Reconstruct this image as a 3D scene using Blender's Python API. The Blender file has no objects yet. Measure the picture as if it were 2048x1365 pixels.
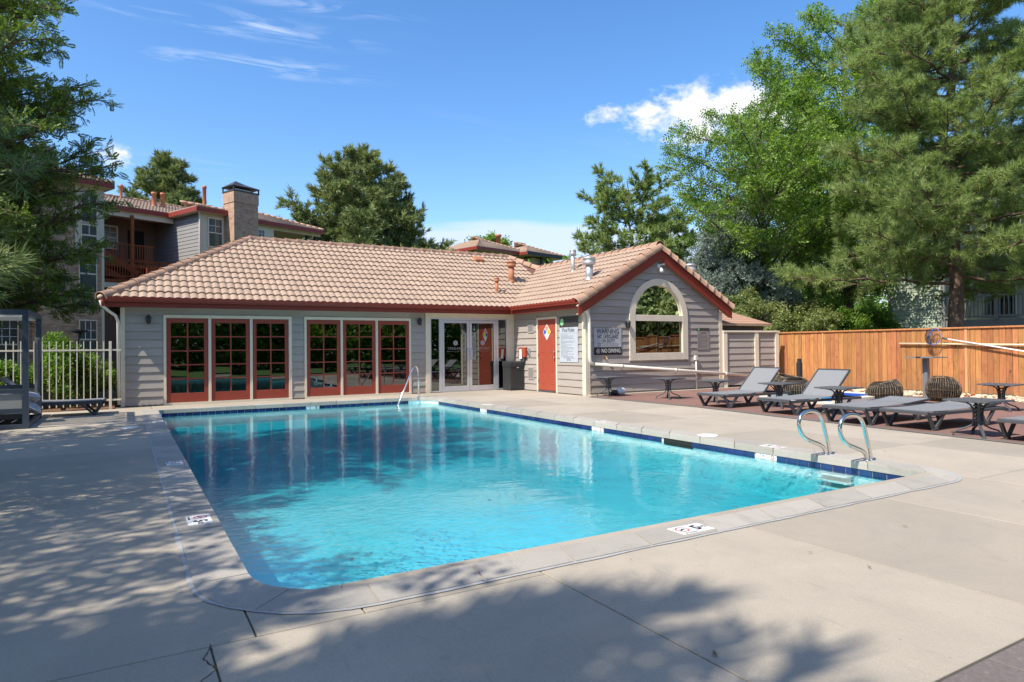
import bpy, bmesh, math, random
import numpy as np
from mathutils import Vector, Matrix, noise
R=math.radians; PI=math.pi
random.seed(7); np.random.seed(7)
S=bpy.context.scene; COL=S.collection
# ------------------------------------------------------------------ camera
YAW,PITCH,ROLL=0.52942,0.00983,-0.00978
def cam_axes():
    fw=Vector((math.sin(YAW)*math.cos(PITCH),math.cos(YAW)*math.cos(PITCH),math.sin(PITCH)))
    rt=Vector((math.cos(YAW),-math.sin(YAW),0)); up=rt.cross(fw)
    r2=math.cos(ROLL)*rt+math.sin(ROLL)*up; u2=-math.sin(ROLL)*rt+math.cos(ROLL)*up
    return r2,u2,fw
r_,u_,f_=cam_axes()
cd=bpy.data.cameras.new('camera'); cam=bpy.data.objects.new('camera',cd); COL.objects.link(cam)
M=Matrix((( r_.x,u_.x,-f_.x,0.023),(r_.y,u_.y,-f_.y,-17.4943),(r_.z,u_.z,-f_.z,1.2706),(0,0,0,1)))
cam.matrix_world=M; cd.sensor_width=36; cd.lens=36*1321.38/2048; cd.clip_end=2000; cd.clip_start=0.05
S.camera=cam
# ------------------------------------------------------------------ sun, sky, exposure
SUN_AZ=14.0; SUN_EL=51.0      # shadows run along +x turned 8 degrees towards +y
sd=Vector((-math.cos(R(SUN_AZ))*math.cos(R(SUN_EL)),-math.sin(R(SUN_AZ))*math.cos(R(SUN_EL)),math.sin(R(SUN_EL))))
sl=bpy.data.lights.new('sun','SUN'); sl.energy=5.0; sl.angle=R(0.53); sl.color=(1,0.93,0.82)
so=bpy.data.objects.new('sun',sl); COL.objects.link(so); so.rotation_euler=sd.to_track_quat('Z','Y').to_euler(); so.location=sd*40
W=bpy.data.worlds.new('World'); S.world=W; W.use_nodes=True
S.view_settings.view_transform='Standard'; S.view_settings.look='None'; S.view_settings.exposure=0.46; S.view_settings.gamma=1
try: S.view_settings.use_curve_mapping=False
except Exception: pass
class NT:
    def __init__(s,nt): s.nt=nt; nt.nodes.clear()
    def n(s,t,**k):
        nd=s.nt.nodes.new(t)
        for a,b in k.items():
            if a=='inp':
                for i,vv in b.items():
                    if hasattr(vv,'is_output'): s.nt.links.new(vv,nd.inputs[i])
                    else: nd.inputs[i].default_value=vv
            else: setattr(nd,a,b)
        return nd
    def math(s,op,a,b=0.0,c=0.0,clamp=False):
        nd=s.n('ShaderNodeMath',operation=op,use_clamp=clamp,inp={0:a,1:b,2:c}); return nd.outputs[0]
    def vm(s,op,a,b=(0,0,0),out=0):
        nd=s.n('ShaderNodeVectorMath',operation=op,inp={0:a,1:b}); return nd.outputs[out]
    def mix(s,f,a,b,mode='MIX'):
        nd=s.n('ShaderNodeMix',data_type='RGBA',blend_type=mode,inp={0:f,6:a,7:b}); return nd.outputs[2]
    def ramp(s,f,pts):
        nd=s.n('ShaderNodeValToRGB',inp={0:f}); e=nd.color_ramp.elements
        while len(e)<len(pts): e.new(0.5)
        for q,(p,c) in zip(e,pts): q.position=p; q.color=c if len(c)==4 else (*c,1)
        return nd.outputs[0]
    def rng(s,f,a,b,c,d):
        nd=s.n('ShaderNodeMapRange',inp={0:f,1:a,2:b,3:c,4:d}); return nd.outputs[0]
    def noise(s,vec,scale,detail=3,rough=.5,dist=0,out=0):
        nd=s.n('ShaderNodeTexNoise',inp={'Scale':scale,'Detail':detail,'Roughness':rough,'Distortion':dist})
        if vec is not None: s.nt.links.new(vec,nd.inputs['Vector'])
        return nd.outputs[out]
def build_world():
    t=NT(W.node_tree); 
    sky=t.n('ShaderNodeTexSky',sky_type='NISHITA',sun_disc=False,sun_elevation=R(SUN_EL),altitude=300,air_density=1.0,dust_density=1.0,ozone_density=1.5)
    sky.sun_rotation=math.atan2(sd.x,sd.y)
    d=t.n('ShaderNodeTexCoord').outputs['Generated']
    d=t.vm('NORMALIZE',d); sp=t.n('ShaderNodeSeparateXYZ',inp={0:d}); z=sp.outputs[2]
    base=t.n('ShaderNodeHueSaturation',inp={'Saturation':1.27,'Value':1.0,'Color':sky.outputs[0]}).outputs[0]
    base=t.mix(1.0,base,(1.66,1.66,1.74,1),'MULTIPLY')
    # clouds: placed by direction
    # project direction on to a flat cloud layer
    zz=t.math('MAXIMUM',z,0.02)
    inv=t.math('DIVIDE',1.0,zz)
    flat=t.vm('MULTIPLY',d,t.n('ShaderNodeCombineXYZ',inp={0:inv,1:inv,2:0.0}).outputs[0])
    mp=t.n('ShaderNodeMapping',inp={0:flat,2:(0,0,R(-62)),3:(0.55,3.2,1)}).outputs[0]
    w=t.noise(mp,1.1,7,.62,.6); w=t.rng(w,.56,.8,0,1)
    big=t.noise(flat,.35,3,.5); big=t.rng(big,.5,.72,0,1)
    wisps=t.math('MULTIPLY',t.math('MULTIPLY',w,big),t.rng(z,.12,.3,0,.62),clamp=True)
    def blob(px,py,sx,sy):
        dv=f_+r_*((px-1024)/1321.38)-u_*((py-682.5)/1321.38); dv.normalize()
        e=Vector((-dv.y,dv.x,0)).normalized(); up=dv.cross(e)*-1
        a=t.vm('DOT_PRODUCT',d,tuple(e),1); b=t.vm('DOT_PRODUCT',d,tuple(up),1); c=t.vm('DOT_PRODUCT',d,tuple(dv),1)
        a=t.math('DIVIDE',a,sx/1321.); b=t.math('DIVIDE',b,sy/1321.)
        r=t.math('ADD',t.math('MULTIPLY',a,a),t.math('MULTIPLY',b,b)); r=t.math('SQRT',r)
        m=t.math('SUBTRACT',1.0,r); return t.math('MULTIPLY',t.math('MAXIMUM',m,-1.0),t.rng(c,.3,.5,0,1))
    n1=t.noise(d,9,8,.6,.3); n2=t.noise(t.vm('MULTIPLY',d,(1,1,2.2)),24,7,.6)
    nn=t.math('ADD',t.math('MULTIPLY',t.math('SUBTRACT',n1,.5),1.9),t.math('MULTIPLY',t.math('SUBTRACT',n2,.5),1.6))
    cl=None
    for px,py,sx,sy in [(1385,225,150,55),(1470,212,90,44),(1215,232,62,24),(1300,222,70,22),(1385,275,75,26),(1560,235,70,34),(228,312,46,22)]:
        b=blob(px,py,sx,sy); cl=b if cl is None else t.math('MAXIMUM',cl,b)
    n3=t.noise(t.vm('MULTIPLY',d,(1,1,1.8)),70,6,.65); nn=t.math('ADD',nn,t.math('MULTIPLY',t.math('SUBTRACT',n3,.5),1.3))
    cum=t.rng(t.math('ADD',cl,t.math('MULTIPLY',nn,1.1)),.10,.75,0,1)
    cum=t.math('MULTIPLY',cum,t.rng(cl,-.4,.4,0,1),clamp=True)
    # cirrus upper left
    ci=None
    for px,py,sx,sy in [(470,48,260,26),(660,18,170,16),(560,135,230,20),(390,118,110,18)]:
        b=blob(px,py,sx,sy); ci=b if ci is None else t.math('MAXIMUM',ci,b)
    m2=t.n('ShaderNodeMapping',inp={0:d,2:(0,R(4),0),3:(4.5,4.5,42)}).outputs[0]
    st=t.noise(m2,1.5,7,.62,.9)
    cir=t.math('MULTIPLY',t.rng(ci,-.05,.8,0,1),t.rng(st,.47,.75,0,.75),clamp=True)
    # pale bank low over the horizon
    m3=t.n('ShaderNodeMapping',inp={0:d,3:(2.5,2.5,22)}).outputs[0]
    lb=t.noise(m3,1.3,5,.55,.2)
    low=t.math('MULTIPLY',t.rng(z,.10,.18,1,0),t.rng(z,-.02,.08,.6,1))
    low=t.math('MULTIPLY',t.math('MULTIPLY',t.rng(t.math('ADD',lb,t.math('MULTIPLY',low,.35)),.52,.72,0,1),t.rng(low,0,.35,0,1)),.8,clamp=True)
    bk=t.math('MAXIMUM',blob(1020,482,330,42),blob(1330,500,200,40)); low=t.math('MAXIMUM',low,t.math('MULTIPLY',t.rng(t.math('ADD',bk,t.math('MULTIPLY',t.math('SUBTRACT',lb,.5),1.6)),.02,.42,0,1),.85))
    m=t.math('MAXIMUM',t.math('MAXIMUM',cum,cir),t.math('MAXIMUM',low,wisps),clamp=True)
    shade=t.mix(t.rng(n1,.35,.65,0,1),(6.2,6.6,7.4,1),(8.2,8.2,8.3,1))
    pale=t.mix(cum,(5.6,6.5,8.4,1),shade)
    col=t.mix(m,base,pale)
    bg=t.n('ShaderNodeBackground',inp={0:col,1:0.105})
    t.n('ShaderNodeOutputWorld',inp={0:bg.outputs[0]})
build_world()
# ------------------------------------------------------------------ materials
MATS={}
def mat(name,col,rough=.7,var=.0,vs=4,bump=0.,bs=60,metal=0.,spec=.4,island=0.,col2=None,c2scale=2.,c2lo=.45,c2hi=.7,stretch=None,coord='Object',speck=None,emis=None):
    if name in MATS: return MATS[name]
    m=bpy.data.materials.new(name); m.use_nodes=True; t=NT(m.node_tree)
    co=t.n('ShaderNodeTexCoord').outputs[coord] if coord!='World' else t.n('ShaderNodeNewGeometry').outputs['Position']
    if stretch: co=t.n('ShaderNodeMapping',inp={0:co,3:stretch}).outputs[0]
    c=(*col,1)
    if col2: c=t.mix(t.rng(t.noise(co,c2scale,5,.6,.3),c2lo,c2hi,0,1),c,(*col2,1))
    if speck: c=t.mix(t.rng(t.noise(co,speck[0],2,.7),speck[1],speck[2],0,1),c,(*speck[3],1))
    if var: 
        c=t.n('ShaderNodeHueSaturation',inp={'Color':c,'Value':t.rng(t.noise(co,vs,6,.65),.25,.75,1-var,1+var)}).outputs[0]
    if island:
        oi=t.n('ShaderNodeObjectInfo').outputs['Random']; gi=t.n('ShaderNodeNewGeometry').outputs['Random Per Island']
        rr=t.math('FRACT',t.math('ADD',oi,gi))
        c=t.n('ShaderNodeHueSaturation',inp={'Color':c,'Value':t.rng(rr,0,1,1-island,1+island),'Hue':t.rng(t.math('FRACT',t.math('MULTIPLY',rr,7.3)),0,1,.5-island*.04,.5+island*.04)}).outputs[0]
    b=t.n('ShaderNodeBsdfPrincipled',inp={'Base Color':c,'Roughness':rough,'Metallic':metal,'Specular IOR Level':spec})
    if bump:
        bn=t.n('ShaderNodeBump',inp={'Strength':1.0,'Distance':bump,'Height':t.noise(co,bs,5,.6)}); t.nt.links.new(bn.outputs[0],b.inputs['Normal'])
    if emis: b.inputs['Emission Color'].default_value=(*emis,1); b.inputs['Emission Strength'].default_value=1
    t.n('ShaderNodeOutputMaterial',inp={0:b.outputs[0]})
    MATS[name]=m; return m
def foliage_mat(name,c1,c2,trans=.35,rough=.5,ns=.9,isl=.35,tcol=None):
    m=bpy.data.materials.new(name); m.use_nodes=True; t=NT(m.node_tree)
    pos=t.n('ShaderNodeNewGeometry'); r=pos.outputs['Random Per Island']
    f=t.rng(t.noise(pos.outputs['Position'],ns,3,.6),.3,.7,0,1)
    c=t.mix(t.math('ADD',t.math('MULTIPLY',f,.6),t.math('MULTIPLY',r,.4),clamp=True),(*c1,1),(*c2,1))
    c=t.n('ShaderNodeHueSaturation',inp={'Color':c,'Value':t.rng(r,0,1,1-isl,1+isl)}).outputs[0]
    b=t.n('ShaderNodeBsdfPrincipled',inp={'Base Color':c,'Roughness':rough,'Specular IOR Level':.35})
    tc=t.n('ShaderNodeHueSaturation',inp={'Color':c,'Saturation':1.15,'Value':1.5}).outputs[0]
    tr=t.n('ShaderNodeBsdfTranslucent',inp={0:tc})
    mx=t.n('ShaderNodeMixShader',inp={0:trans,1:b.outputs[0],2:tr.outputs[0]})
    t.n('ShaderNodeOutputMaterial',inp={0:mx.outputs[0]}); return m
def glass_mat(name,tint=(.25,.28,.27),ior=1.9,wave=.0):
    m=bpy.data.materials.new(name); m.use_nodes=True; t=NT(m.node_tree)
    g=t.n('ShaderNodeBsdfGlossy',inp={0:(.92,.95,.93,1),'Roughness':.004}); tr=t.n('ShaderNodeBsdfTransparent',inp={0:(*tint,1)})
    fr=t.n('ShaderNodeFresnel',inp={0:ior})
    if wave:
        bn=t.n('ShaderNodeBump',inp={'Strength':1.,'Distance':wave,'Height':t.noise(t.n('ShaderNodeNewGeometry').outputs['Position'],1.3,1,.3)})
        t.nt.links.new(bn.outputs[0],g.inputs['Normal'])
    mx=t.n('ShaderNodeMixShader',inp={0:fr.outputs[0],1:tr.outputs[0],2:g.outputs[0]})
    t.n('ShaderNodeOutputMaterial',inp={0:mx.outputs[0]}); return m
def concrete_mat(name,c1,c2,stain,joint=0,grain=.0016,gs=240):
    m=bpy.data.materials.new(name); m.use_nodes=True; t=NT(m.node_tree)
    g=t.n('ShaderNodeNewGeometry'); p=g.outputs['Position']; oi=t.n('ShaderNodeObjectInfo').outputs['Random']
    c=t.mix(t.rng(t.noise(p,.8,6,.65,.5),.35,.68,0,1),(*c1,1),(*c2,1))
    c=t.mix(t.rng(t.noise(p,2.3,7,.7,1.2),.54,.74,0,.6),c,(*stain,1))
    c=t.mix(t.rng(t.noise(t.vm('MULTIPLY',p,(1,.35,1)),7.5,6,.75,2.),.57,.72,0,.38),c,tuple(v*.6 for v in stain)+(1,))
    c=t.mix(t.rng(t.noise(p,31,4,.8),.66,.8,0,.5),c,tuple(v*.35 for v in stain)+(1,))
    c=t.mix(t.rng(t.noise(p,gs*.9,2,.6),.35,.7,0,.45),c,tuple(v*.62 for v in c2)+(1,))
    c=t.mix(t.rng(t.noise(p,gs*.6,2,.6),.6,.72,0,.4),c,tuple(min(v*1.45,.8) for v in c1)+(1,))
    vo=t.n('ShaderNodeTexVoronoi',inp={0:p,'Scale':5.5,'Randomness':1.0}).outputs[0]
    c=t.mix(t.rng(vo,.0,.045,.55,0),c,(.06,.05,.04,1))
    c=t.n('ShaderNodeHueSaturation',inp={'Color':c,'Value':t.rng(oi,0,1,.88,1.07)}).outputs[0]
    b=t.n('ShaderNodeBsdfPrincipled',inp={'Base Color':c,'Roughness':.88,'Specular IOR Level':.25})
    bn=t.n('ShaderNodeBump',inp={'Strength':1.,'Distance':grain,'Height':t.noise(p,gs,3,.7)}); t.nt.links.new(bn.outputs[0],b.inputs['Normal'])
    t.n('ShaderNodeOutputMaterial',inp={0:b.outputs[0]}); return m
def brick_mat(name,c1,c2,mortar,bw=.21,rh=.075,vert=False,bump=.006):
    m=bpy.data.materials.new(name); m.use_nodes=True; t=NT(m.node_tree)
    tc=t.n('ShaderNodeTexCoord').outputs['Object']; nr=t.n('ShaderNodeNewGeometry')
    sp=t.n('ShaderNodeSeparateXYZ',inp={0:tc}); h=t.math('ADD',sp.outputs[0],sp.outputs[1])
    v=t.n('ShaderNodeCombineXYZ',inp={0:h if not vert else sp.outputs[2],1:sp.outputs[2] if not vert else h,2:0.}).outputs[0]
    br=t.n('ShaderNodeTexBrick',inp={0:v,1:(*c1,1),2:(*c2,1),3:(*mortar,1),'Scale':1.,'Mortar Size':.009,'Mortar Smooth':.3,'Bias':0.,'Brick Width':bw,'Row Height':rh})
    c=t.n('ShaderNodeHueSaturation',inp={'Color':br.outputs[0],'Value':t.rng(t.noise(tc,3,5,.6),.3,.7,.85,1.15)}).outputs[0]
    b=t.n('ShaderNodeBsdfPrincipled',inp={'Base Color':c,'Roughness':.9,'Specular IOR Level':.2})
    bn=t.n('ShaderNodeBump',inp={'Strength':1.,'Distance':bump,'Height':t.math('SUBTRACT',1.,br.outputs[1])}); t.nt.links.new(bn.outputs[0],b.inputs['Normal'])
    t.n('ShaderNodeOutputMaterial',inp={0:b.outputs[0]}); return m
def water_mat():
    m=bpy.data.materials.new('pool_water_surface'); m.use_nodes=True; t=NT(m.node_tree)
    p=t.n('ShaderNodeNewGeometry').outputs['Position']
    zone=t.rng(t.noise(p,.32,3,.5,.4),.42,.62,.12,1)
    fine=t.noise(t.vm('MULTIPLY',p,(1,1.5,1)),9.,3,.6,.4); mid=t.noise(t.vm('MULTIPLY',p,(1,1.3,1)),3.0,2,.5,.3); lowf=t.noise(p,1.0,1,.5)
    h=t.math('ADD',t.math('MULTIPLY',t.math('MULTIPLY',fine,.0050),zone),t.math('ADD',t.math('MULTIPLY',mid,.0030),t.math('MULTIPLY',lowf,.004)))
    bn=t.n('ShaderNodeBump',inp={'Strength':1.,'Distance':1.,'Height':h})
    g=t.n('ShaderNodeBsdfGlossy',inp={0:(1,1,1,1),'Roughness':.01,'Normal':bn.outputs[0]})
    tr=t.n('ShaderNodeBsdfTransparent',inp={0:(.94,1.0,1.0,1)})
    fr=t.n('ShaderNodeFresnel',inp={0:1.55,1:bn.outputs[0]})
    mx=t.n('ShaderNodeMixShader',inp={0:t.math('MULTIPLY',fr.outputs[0],1.0),1:tr.outputs[0],2:g.outputs[0]})
    ab=t.n('ShaderNodeVolumeAbsorption',inp={0:(.09,.79,.85,1),1:1.15})
    t.n('ShaderNodeOutputMaterial',inp={0:mx.outputs[0],1:ab.outputs[0]}); return m
def wood_mat(name,c1,c2,c3,sc=1.):
    m=bpy.data.materials.new(name); m.use_nodes=True; t=NT(m.node_tree)
    tc=t.n('ShaderNodeTexCoord').outputs['Object']; oi=t.n('ShaderNodeObjectInfo').outputs['Random']
    off=t.vm('ADD',tc,t.n('ShaderNodeCombineXYZ',inp={0:t.math('MULTIPLY',oi,37.),1:t.math('MULTIPLY',oi,91.),2:t.math('MULTIPLY',oi,53.)}).outputs[0])
    mp=t.n('ShaderNodeMapping',inp={0:off,3:(1.,1.,.09)}).outputs[0]
    g=t.noise(mp,14*sc,6,.65,1.6); k=t.noise(off,3.2*sc,5,.7,.6)
    c=t.mix(t.rng(g,.35,.65,0,1),(*c1,1),(*c2,1)); c=t.mix(t.rng(k,.56,.74,0,.75),c,(*c3,1))
    kn=t.n('ShaderNodeTexVoronoi',inp={0:t.vm('MULTIPLY',off,(1,1,.7)),'Scale':2.6*sc}).outputs[0]
    c=t.mix(t.rng(kn,.03,.085,.8,0),c,tuple(x*.35 for x in c3)+(1,))
    c=t.n('ShaderNodeHueSaturation',inp={'Color':c,'Value':t.rng(oi,0,1,.78,1.2),'Hue':t.rng(t.math('FRACT',t.math('MULTIPLY',oi,5.7)),0,1,.49,.51)}).outputs[0]
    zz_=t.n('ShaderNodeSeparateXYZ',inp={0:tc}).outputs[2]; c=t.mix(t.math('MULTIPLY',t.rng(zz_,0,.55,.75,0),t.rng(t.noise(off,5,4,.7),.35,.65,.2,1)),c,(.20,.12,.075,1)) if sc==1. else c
    b=t.n('ShaderNodeBsdfPrincipled',inp={'Base Color':c,'Roughness':.68,'Specular IOR Level':.3})
    bn=t.n('ShaderNodeBump',inp={'Strength':.6,'Distance':.003,'Height':g}); t.nt.links.new(bn.outputs[0],b.inputs['Normal'])
    t.n('ShaderNodeOutputMaterial',inp={0:b.outputs[0]}); return m
m_siding=mat('grey_siding_paint',(.345,.306,.272),.6,.13,2.5,.0012,90,island=.05,stretch=(.25,.25,1),coord='World')
m_cream=mat('cream_trim_paint',(.68,.60,.47),.55,.08,5,.0006,60,speck=(14,.66,.78,(.42,.34,.25)))
m_redtrim=mat('dark_red_trim',(.24,.036,.022),.45,.1,5,.0005,40)
m_reddoor=mat('brick_red_door_paint',(.27,.048,.028),.42,.08,6,.0006,60)
m_red2=mat('red_steel_door_paint',(.35,.070,.040),.42,.05,4)
m_tile=mat('terracotta_roof_tile',(.368,.268,.198),.85,.08,3,.002,70,island=.06,spec=.25,coord='World',speck=(6,.62,.84,(.27,.175,.125)))
m_ridge=mat('ridge_tile_clay',(.39,.245,.168),.85,.14,3,.002,60,island=.08,spec=.25,coord='World')
m_white=mat('white_downspout_paint',(.72,.66,.58),.5,.06,6)
m_alu=mat('silver_aluminium_frame',(.62,.62,.65),.35,.05,8,metal=.55)
m_steel=mat('polished_steel',(.72,.70,.66),.14,.0,metal=1.)
m_galv=mat('galvanised_metal',(.55,.56,.57),.42,.12,8,metal=.7)
m_ventred=mat('rust_painted_vent',(.40,.155,.075),.6,.12,8)
m_black=mat('black_metal',(.03,.032,.035),.45)
m_bin=mat('charcoal_bin_plastic',(.032,.033,.036),.42,.2,7,.0008,60)
m_char=mat('charcoal_furniture_resin',(.062,.066,.072),.5,.12,9,.0004,90)
m_sling=mat('grey_mesh_sling',(.215,.22,.225),.75,.07,30,.0005,900,speck=(700,.5,.6,(.15,.155,.16)))
m_cab=mat('blue_grey_cabana_frame',(.05,.068,.095),.35,.08,6)
m_glass=glass_mat('window_glass',(.16,.18,.17),2.35,.0016)
m_glass2=glass_mat('door_glass',(.12,.13,.13),2.5,.0004)
m_int=mat('dim_interior_tone',(.10,.085,.07),.9)  # room shade behind the glass, put into the wall colour
m_deck=concrete_mat('pool_deck_concrete',(.445,.385,.305),(.365,.32,.255),(.35,.315,.27))
m_cope=concrete_mat('coping_concrete',(.43,.395,.34),(.36,.33,.29),(.23,.215,.19),grain=.001)
m_copeg=m_cope
m_caulk=mat('white_joint_sealant',(.36,.355,.345),.7,.14,20,.001,90,speck=(22,.62,.72,(.3,.28,.25)))
m_red_pat=concrete_mat('red_stamped_concrete',(.26,.145,.115),(.20,.115,.095),(.15,.10,.09),grain=.003,gs=60)
m_bord=concrete_mat('grey_border_concrete',(.20,.165,.15),(.16,.135,.125),(.12,.11,.10),grain=.003,gs=60)
m_plaster=mat('pool_plaster',(.60,.80,.82),.8,.05,2.,coord='World')
m_tileb=mat('blue_waterline_tile',(.014,.032,.11),.12,.15,20,island=.28,spec=.6)
m_grout=mat('pale_grout',(.52,.54,.54),.9)
m_water=water_mat()
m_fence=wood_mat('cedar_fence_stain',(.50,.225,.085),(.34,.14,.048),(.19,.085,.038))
m_deckwood=wood_mat('red_balcony_stain',(.26,.075,.022),(.19,.05,.015),(.12,.03,.01))
m_bark=mat('pine_bark',(.11,.075,.055),.95,.35,6,.03,9,col2=(.24,.15,.105),c2scale=5,stretch=(1,1,.35))
m_bark2=mat('grey_brown_bark',(.085,.068,.052),.95,.3,6,.012,14,stretch=(1,1,.35))
m_twig=mat('twig_bark',(.15,.105,.075),.95,.2,6)
m_brick=brick_mat('brown_brick',(.36,.20,.13),(.52,.35,.24),(.34,.27,.21))
m_brickv=brick_mat('brown_soldier_brick',(.40,.24,.16),(.50,.34,.24),(.34,.27,.21),vert=True)
m_gravel=mat('pale_pebbles',(.60,.47,.34),.9,.35,30,col2=(.42,.25,.15),c2scale=18)
m_mulch=mat('bark_mulch',(.16,.085,.05),1,.4,25,.02,40)
m_ground=mat('dry_grass_ground',(.07,.085,.03),1,.3,3,.02,20,col2=(.15,.12,.06),coord='World')
m_green=mat('sage_green_siding',(.44,.50,.38),.75,.05,3)
m_darkroof=mat('dark_fascia',(.05,.05,.052),.7)
m_shingle=mat('tan_shingle',(.40,.24,.165),.95,.15,9,.003,60)
m_wicker=mat('dark_wicker',(.05,.04,.03),.5,.3,30,col2=(.26,.195,.12),c2scale=14)
m_paper=mat('white_print',(.66,.66,.64),.6)
m_silver=mat('silver_sign_face',(.42,.43,.45),.45,.04,5)
m_blk=mat('black_print',(.015,.015,.016),.55)
m_grey=mat('grey_print',(.17,.175,.18),.6)
m_blue=mat('blue_print',(.03,.16,.55),.5); m_yel=mat('yellow_print',(.80,.52,.03),.5); m_redp=mat('red_print',(.60,.06,.05),.5); m_grn=mat('green_print',(.25,.6,.28),.5); m_orp=mat('salmon_print',(.72,.30,.2),.5)
m_white2=mat('white_plastic',(.78,.78,.76),.4)
m_cushion=mat('pale_grey_cushion',(.40,.41,.44),.9,.08,6,.001,300)
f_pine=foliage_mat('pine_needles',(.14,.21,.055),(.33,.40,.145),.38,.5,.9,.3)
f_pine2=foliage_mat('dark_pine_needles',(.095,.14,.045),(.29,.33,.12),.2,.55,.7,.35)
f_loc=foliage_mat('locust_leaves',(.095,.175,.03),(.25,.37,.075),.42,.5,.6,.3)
f_loc2=foliage_mat('shaded_locust_leaves',(.045,.085,.013),(.20,.28,.055),.35,.5,.6,.3)  # darker copy of the locust greens, shade put into the leaf colour
f_spr=foliage_mat('blue_spruce_needles',(.12,.17,.125),(.33,.40,.34),.12,.6,1.4,.25)
f_shr=foliage_mat('shrub_leaves',(.10,.15,.04),(.27,.30,.10),.35,.5,1.6,.35)
f_bri=foliage_mat('bright_shrub_leaves',(.065,.14,.018),(.20,.32,.05),.4,.45,1.4,.35)
m_flower=mat('cream_blossom',(.68,.62,.40),.8)
# ------------------------------------------------------------------ mesh builder
class MB:
    def __init__(s): s.v=[]; s.f=[]; s.m=[]; s.sm=[]
    def add(s,vs,fs,mi=0,smooth=False):
        o=len(s.v); s.v.extend([tuple(q) for q in vs]); s.f.extend([tuple(i+o for i in f) for f in fs]); s.m.extend([mi]*len(fs)); s.sm.extend([smooth]*len(fs)); return s
    def box(s,x0,x1,y0,y1,z0,z1,mi=0,bev=0):
        if x0>x1:x0,x1=x1,x0
        if y0>y1:y0,y1=y1,y0
        if z0>z1:z0,z1=z1,z0
        if not bev:
            vs=[(x,y,z) for z in(z0,z1) for y in(y0,y1) for x in(x0,x1)]
            fs=[(0,2,3,1),(4,5,7,6),(0,1,5,4),(1,3,7,5),(3,2,6,7),(2,0,4,6)]
            return s.add(vs,fs,mi)
        b=bev; vs=[];
        for z,i in ((z0,0),(z1-b,0),(z1,b)):
            vs+=[(x0+i,y0+i,z),(x1-i,y0+i,z),(x1-i,y1-i,z),(x0+i,y1-i,z)]
        fs=[(3,2,1,0),(8,9,10,11)]
        for k in (0,4):
            for j in range(4): fs.append((k+j,k+(j+1)%4,k+4+(j+1)%4,k+4+j))
        return s.add(vs,fs,mi)
    def obox(s,c,size,rot=None,mi=0):
        rot=rot or Matrix.Identity(3); hx,hy,hz=size[0]/2,size[1]/2,size[2]/2; c=Vector(c)
        vs=[c+rot@Vector((x,y,z)) for z in(-hz,hz) for y in(-hy,hy) for x in(-hx,hx)]
        return s.add(vs,[(0,2,3,1),(4,5,7,6),(0,1,5,4),(1,3,7,5),(3,2,6,7),(2,0,4,6)],mi)
    def bar(s,a,b,w,h,mi=0,up=(0,0,1)):
        a=Vector(a);b=Vector(b); d=(b-a); L=d.length; d.normalize(); u=Vector(up); x=d.cross(u)
        if x.length<1e-4: x=d.cross(Vector((1,0,0)))
        x.normalize(); u=x.cross(d); rot=Matrix((x,u,d)).transposed(); return s.obox((a+b)/2,(w,h,L),rot,mi)
    def tube(s,pts,r,n=8,mi=0,cap=True,smooth=True,flat=1.):
        pts=[Vector(p) for p in pts]; N=len(pts); rr=r if hasattr(r,'__len__') else [r]*N
        vs=[]; prev=None
        for i,p in enumerate(pts):
            d=(pts[min(i+1,N-1)]-pts[max(i-1,0)]).normalized()
            if prev is None:
                a=Vector((0,0,1)) if abs(d.z)<.9 else Vector((1,0,0)); x=d.cross(a).normalized()
            else: x=(prev-d*prev.dot(d)).normalized()
            prev=x; y=d.cross(x)
            for k in range(n):
                an=2*PI*k/n; vs.append(p+(x*math.cos(an)+y*math.sin(an)*flat)*rr[i])
        fs=[(i*n+k,i*n+(k+1)%n,(i+1)*n+(k+1)%n,(i+1)*n+k) for i in range(N-1) for k in range(n)]
        s.add(vs,fs,mi,smooth)
        if cap: 
            o=len(s.v)-len(vs); s.f.append(tuple(o+k for k in range(n))[::-1]); s.f.append(tuple(o+(N-1)*n+k for k in range(n))); s.m+= [mi,mi]; s.sm+=[False,False]
        return s
    def lathe(s,c,prof,n=20,mi=0,smooth=True,cap=True):
        vs=[(c[0]+r*math.cos(2*PI*k/n),c[1]+r*math.sin(2*PI*k/n),c[2]+z) for r,z in prof for k in range(n)]
        fs=[(i*n+k,i*n+(k+1)%n,(i+1)*n+(k+1)%n,(i+1)*n+k) for i in range(len(prof)-1) for k in range(n)]
        s.add(vs,fs,mi,smooth)
        if cap:
            o=len(s.v)-len(vs); N=len(prof); s.f+=[tuple(o+k for k in range(n))[::-1],tuple(o+(N-1)*n+k for k in range(n))]; s.m+=[mi,mi]; s.sm+=[False,False]
        return s
    def prism(s,poly,z0,z1,mi=0):
        n=len(poly); vs=[(x,y,z0) for x,y in poly]+[(x,y,z1) for x,y in poly]
        fs=[tuple(range(n))[::-1],tuple(range(n,2*n))]+[(i,(i+1)%n,n+(i+1)%n,n+i) for i in range(n)]
        return s.add(vs,fs,mi)
    def mesh(s,name,mats,off=None):
        me=bpy.data.meshes.new(name); v=s.v
        if off is not None: v=[(a-off[0],b-off[1],c-off[2]) for a,b,c in v]
        me.from_pydata(v,[],s.f)
        mats=mats if isinstance(mats,(list,tuple)) else [mats]
        for m in mats: me.materials.append(m)
        if len(mats)>1: me.polygons.foreach_set('material_index',s.m)
        me.polygons.foreach_set('use_smooth',s.sm); me.update(); return me
def root_of(o):
    while o.parent: o=o.parent
    return o
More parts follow.
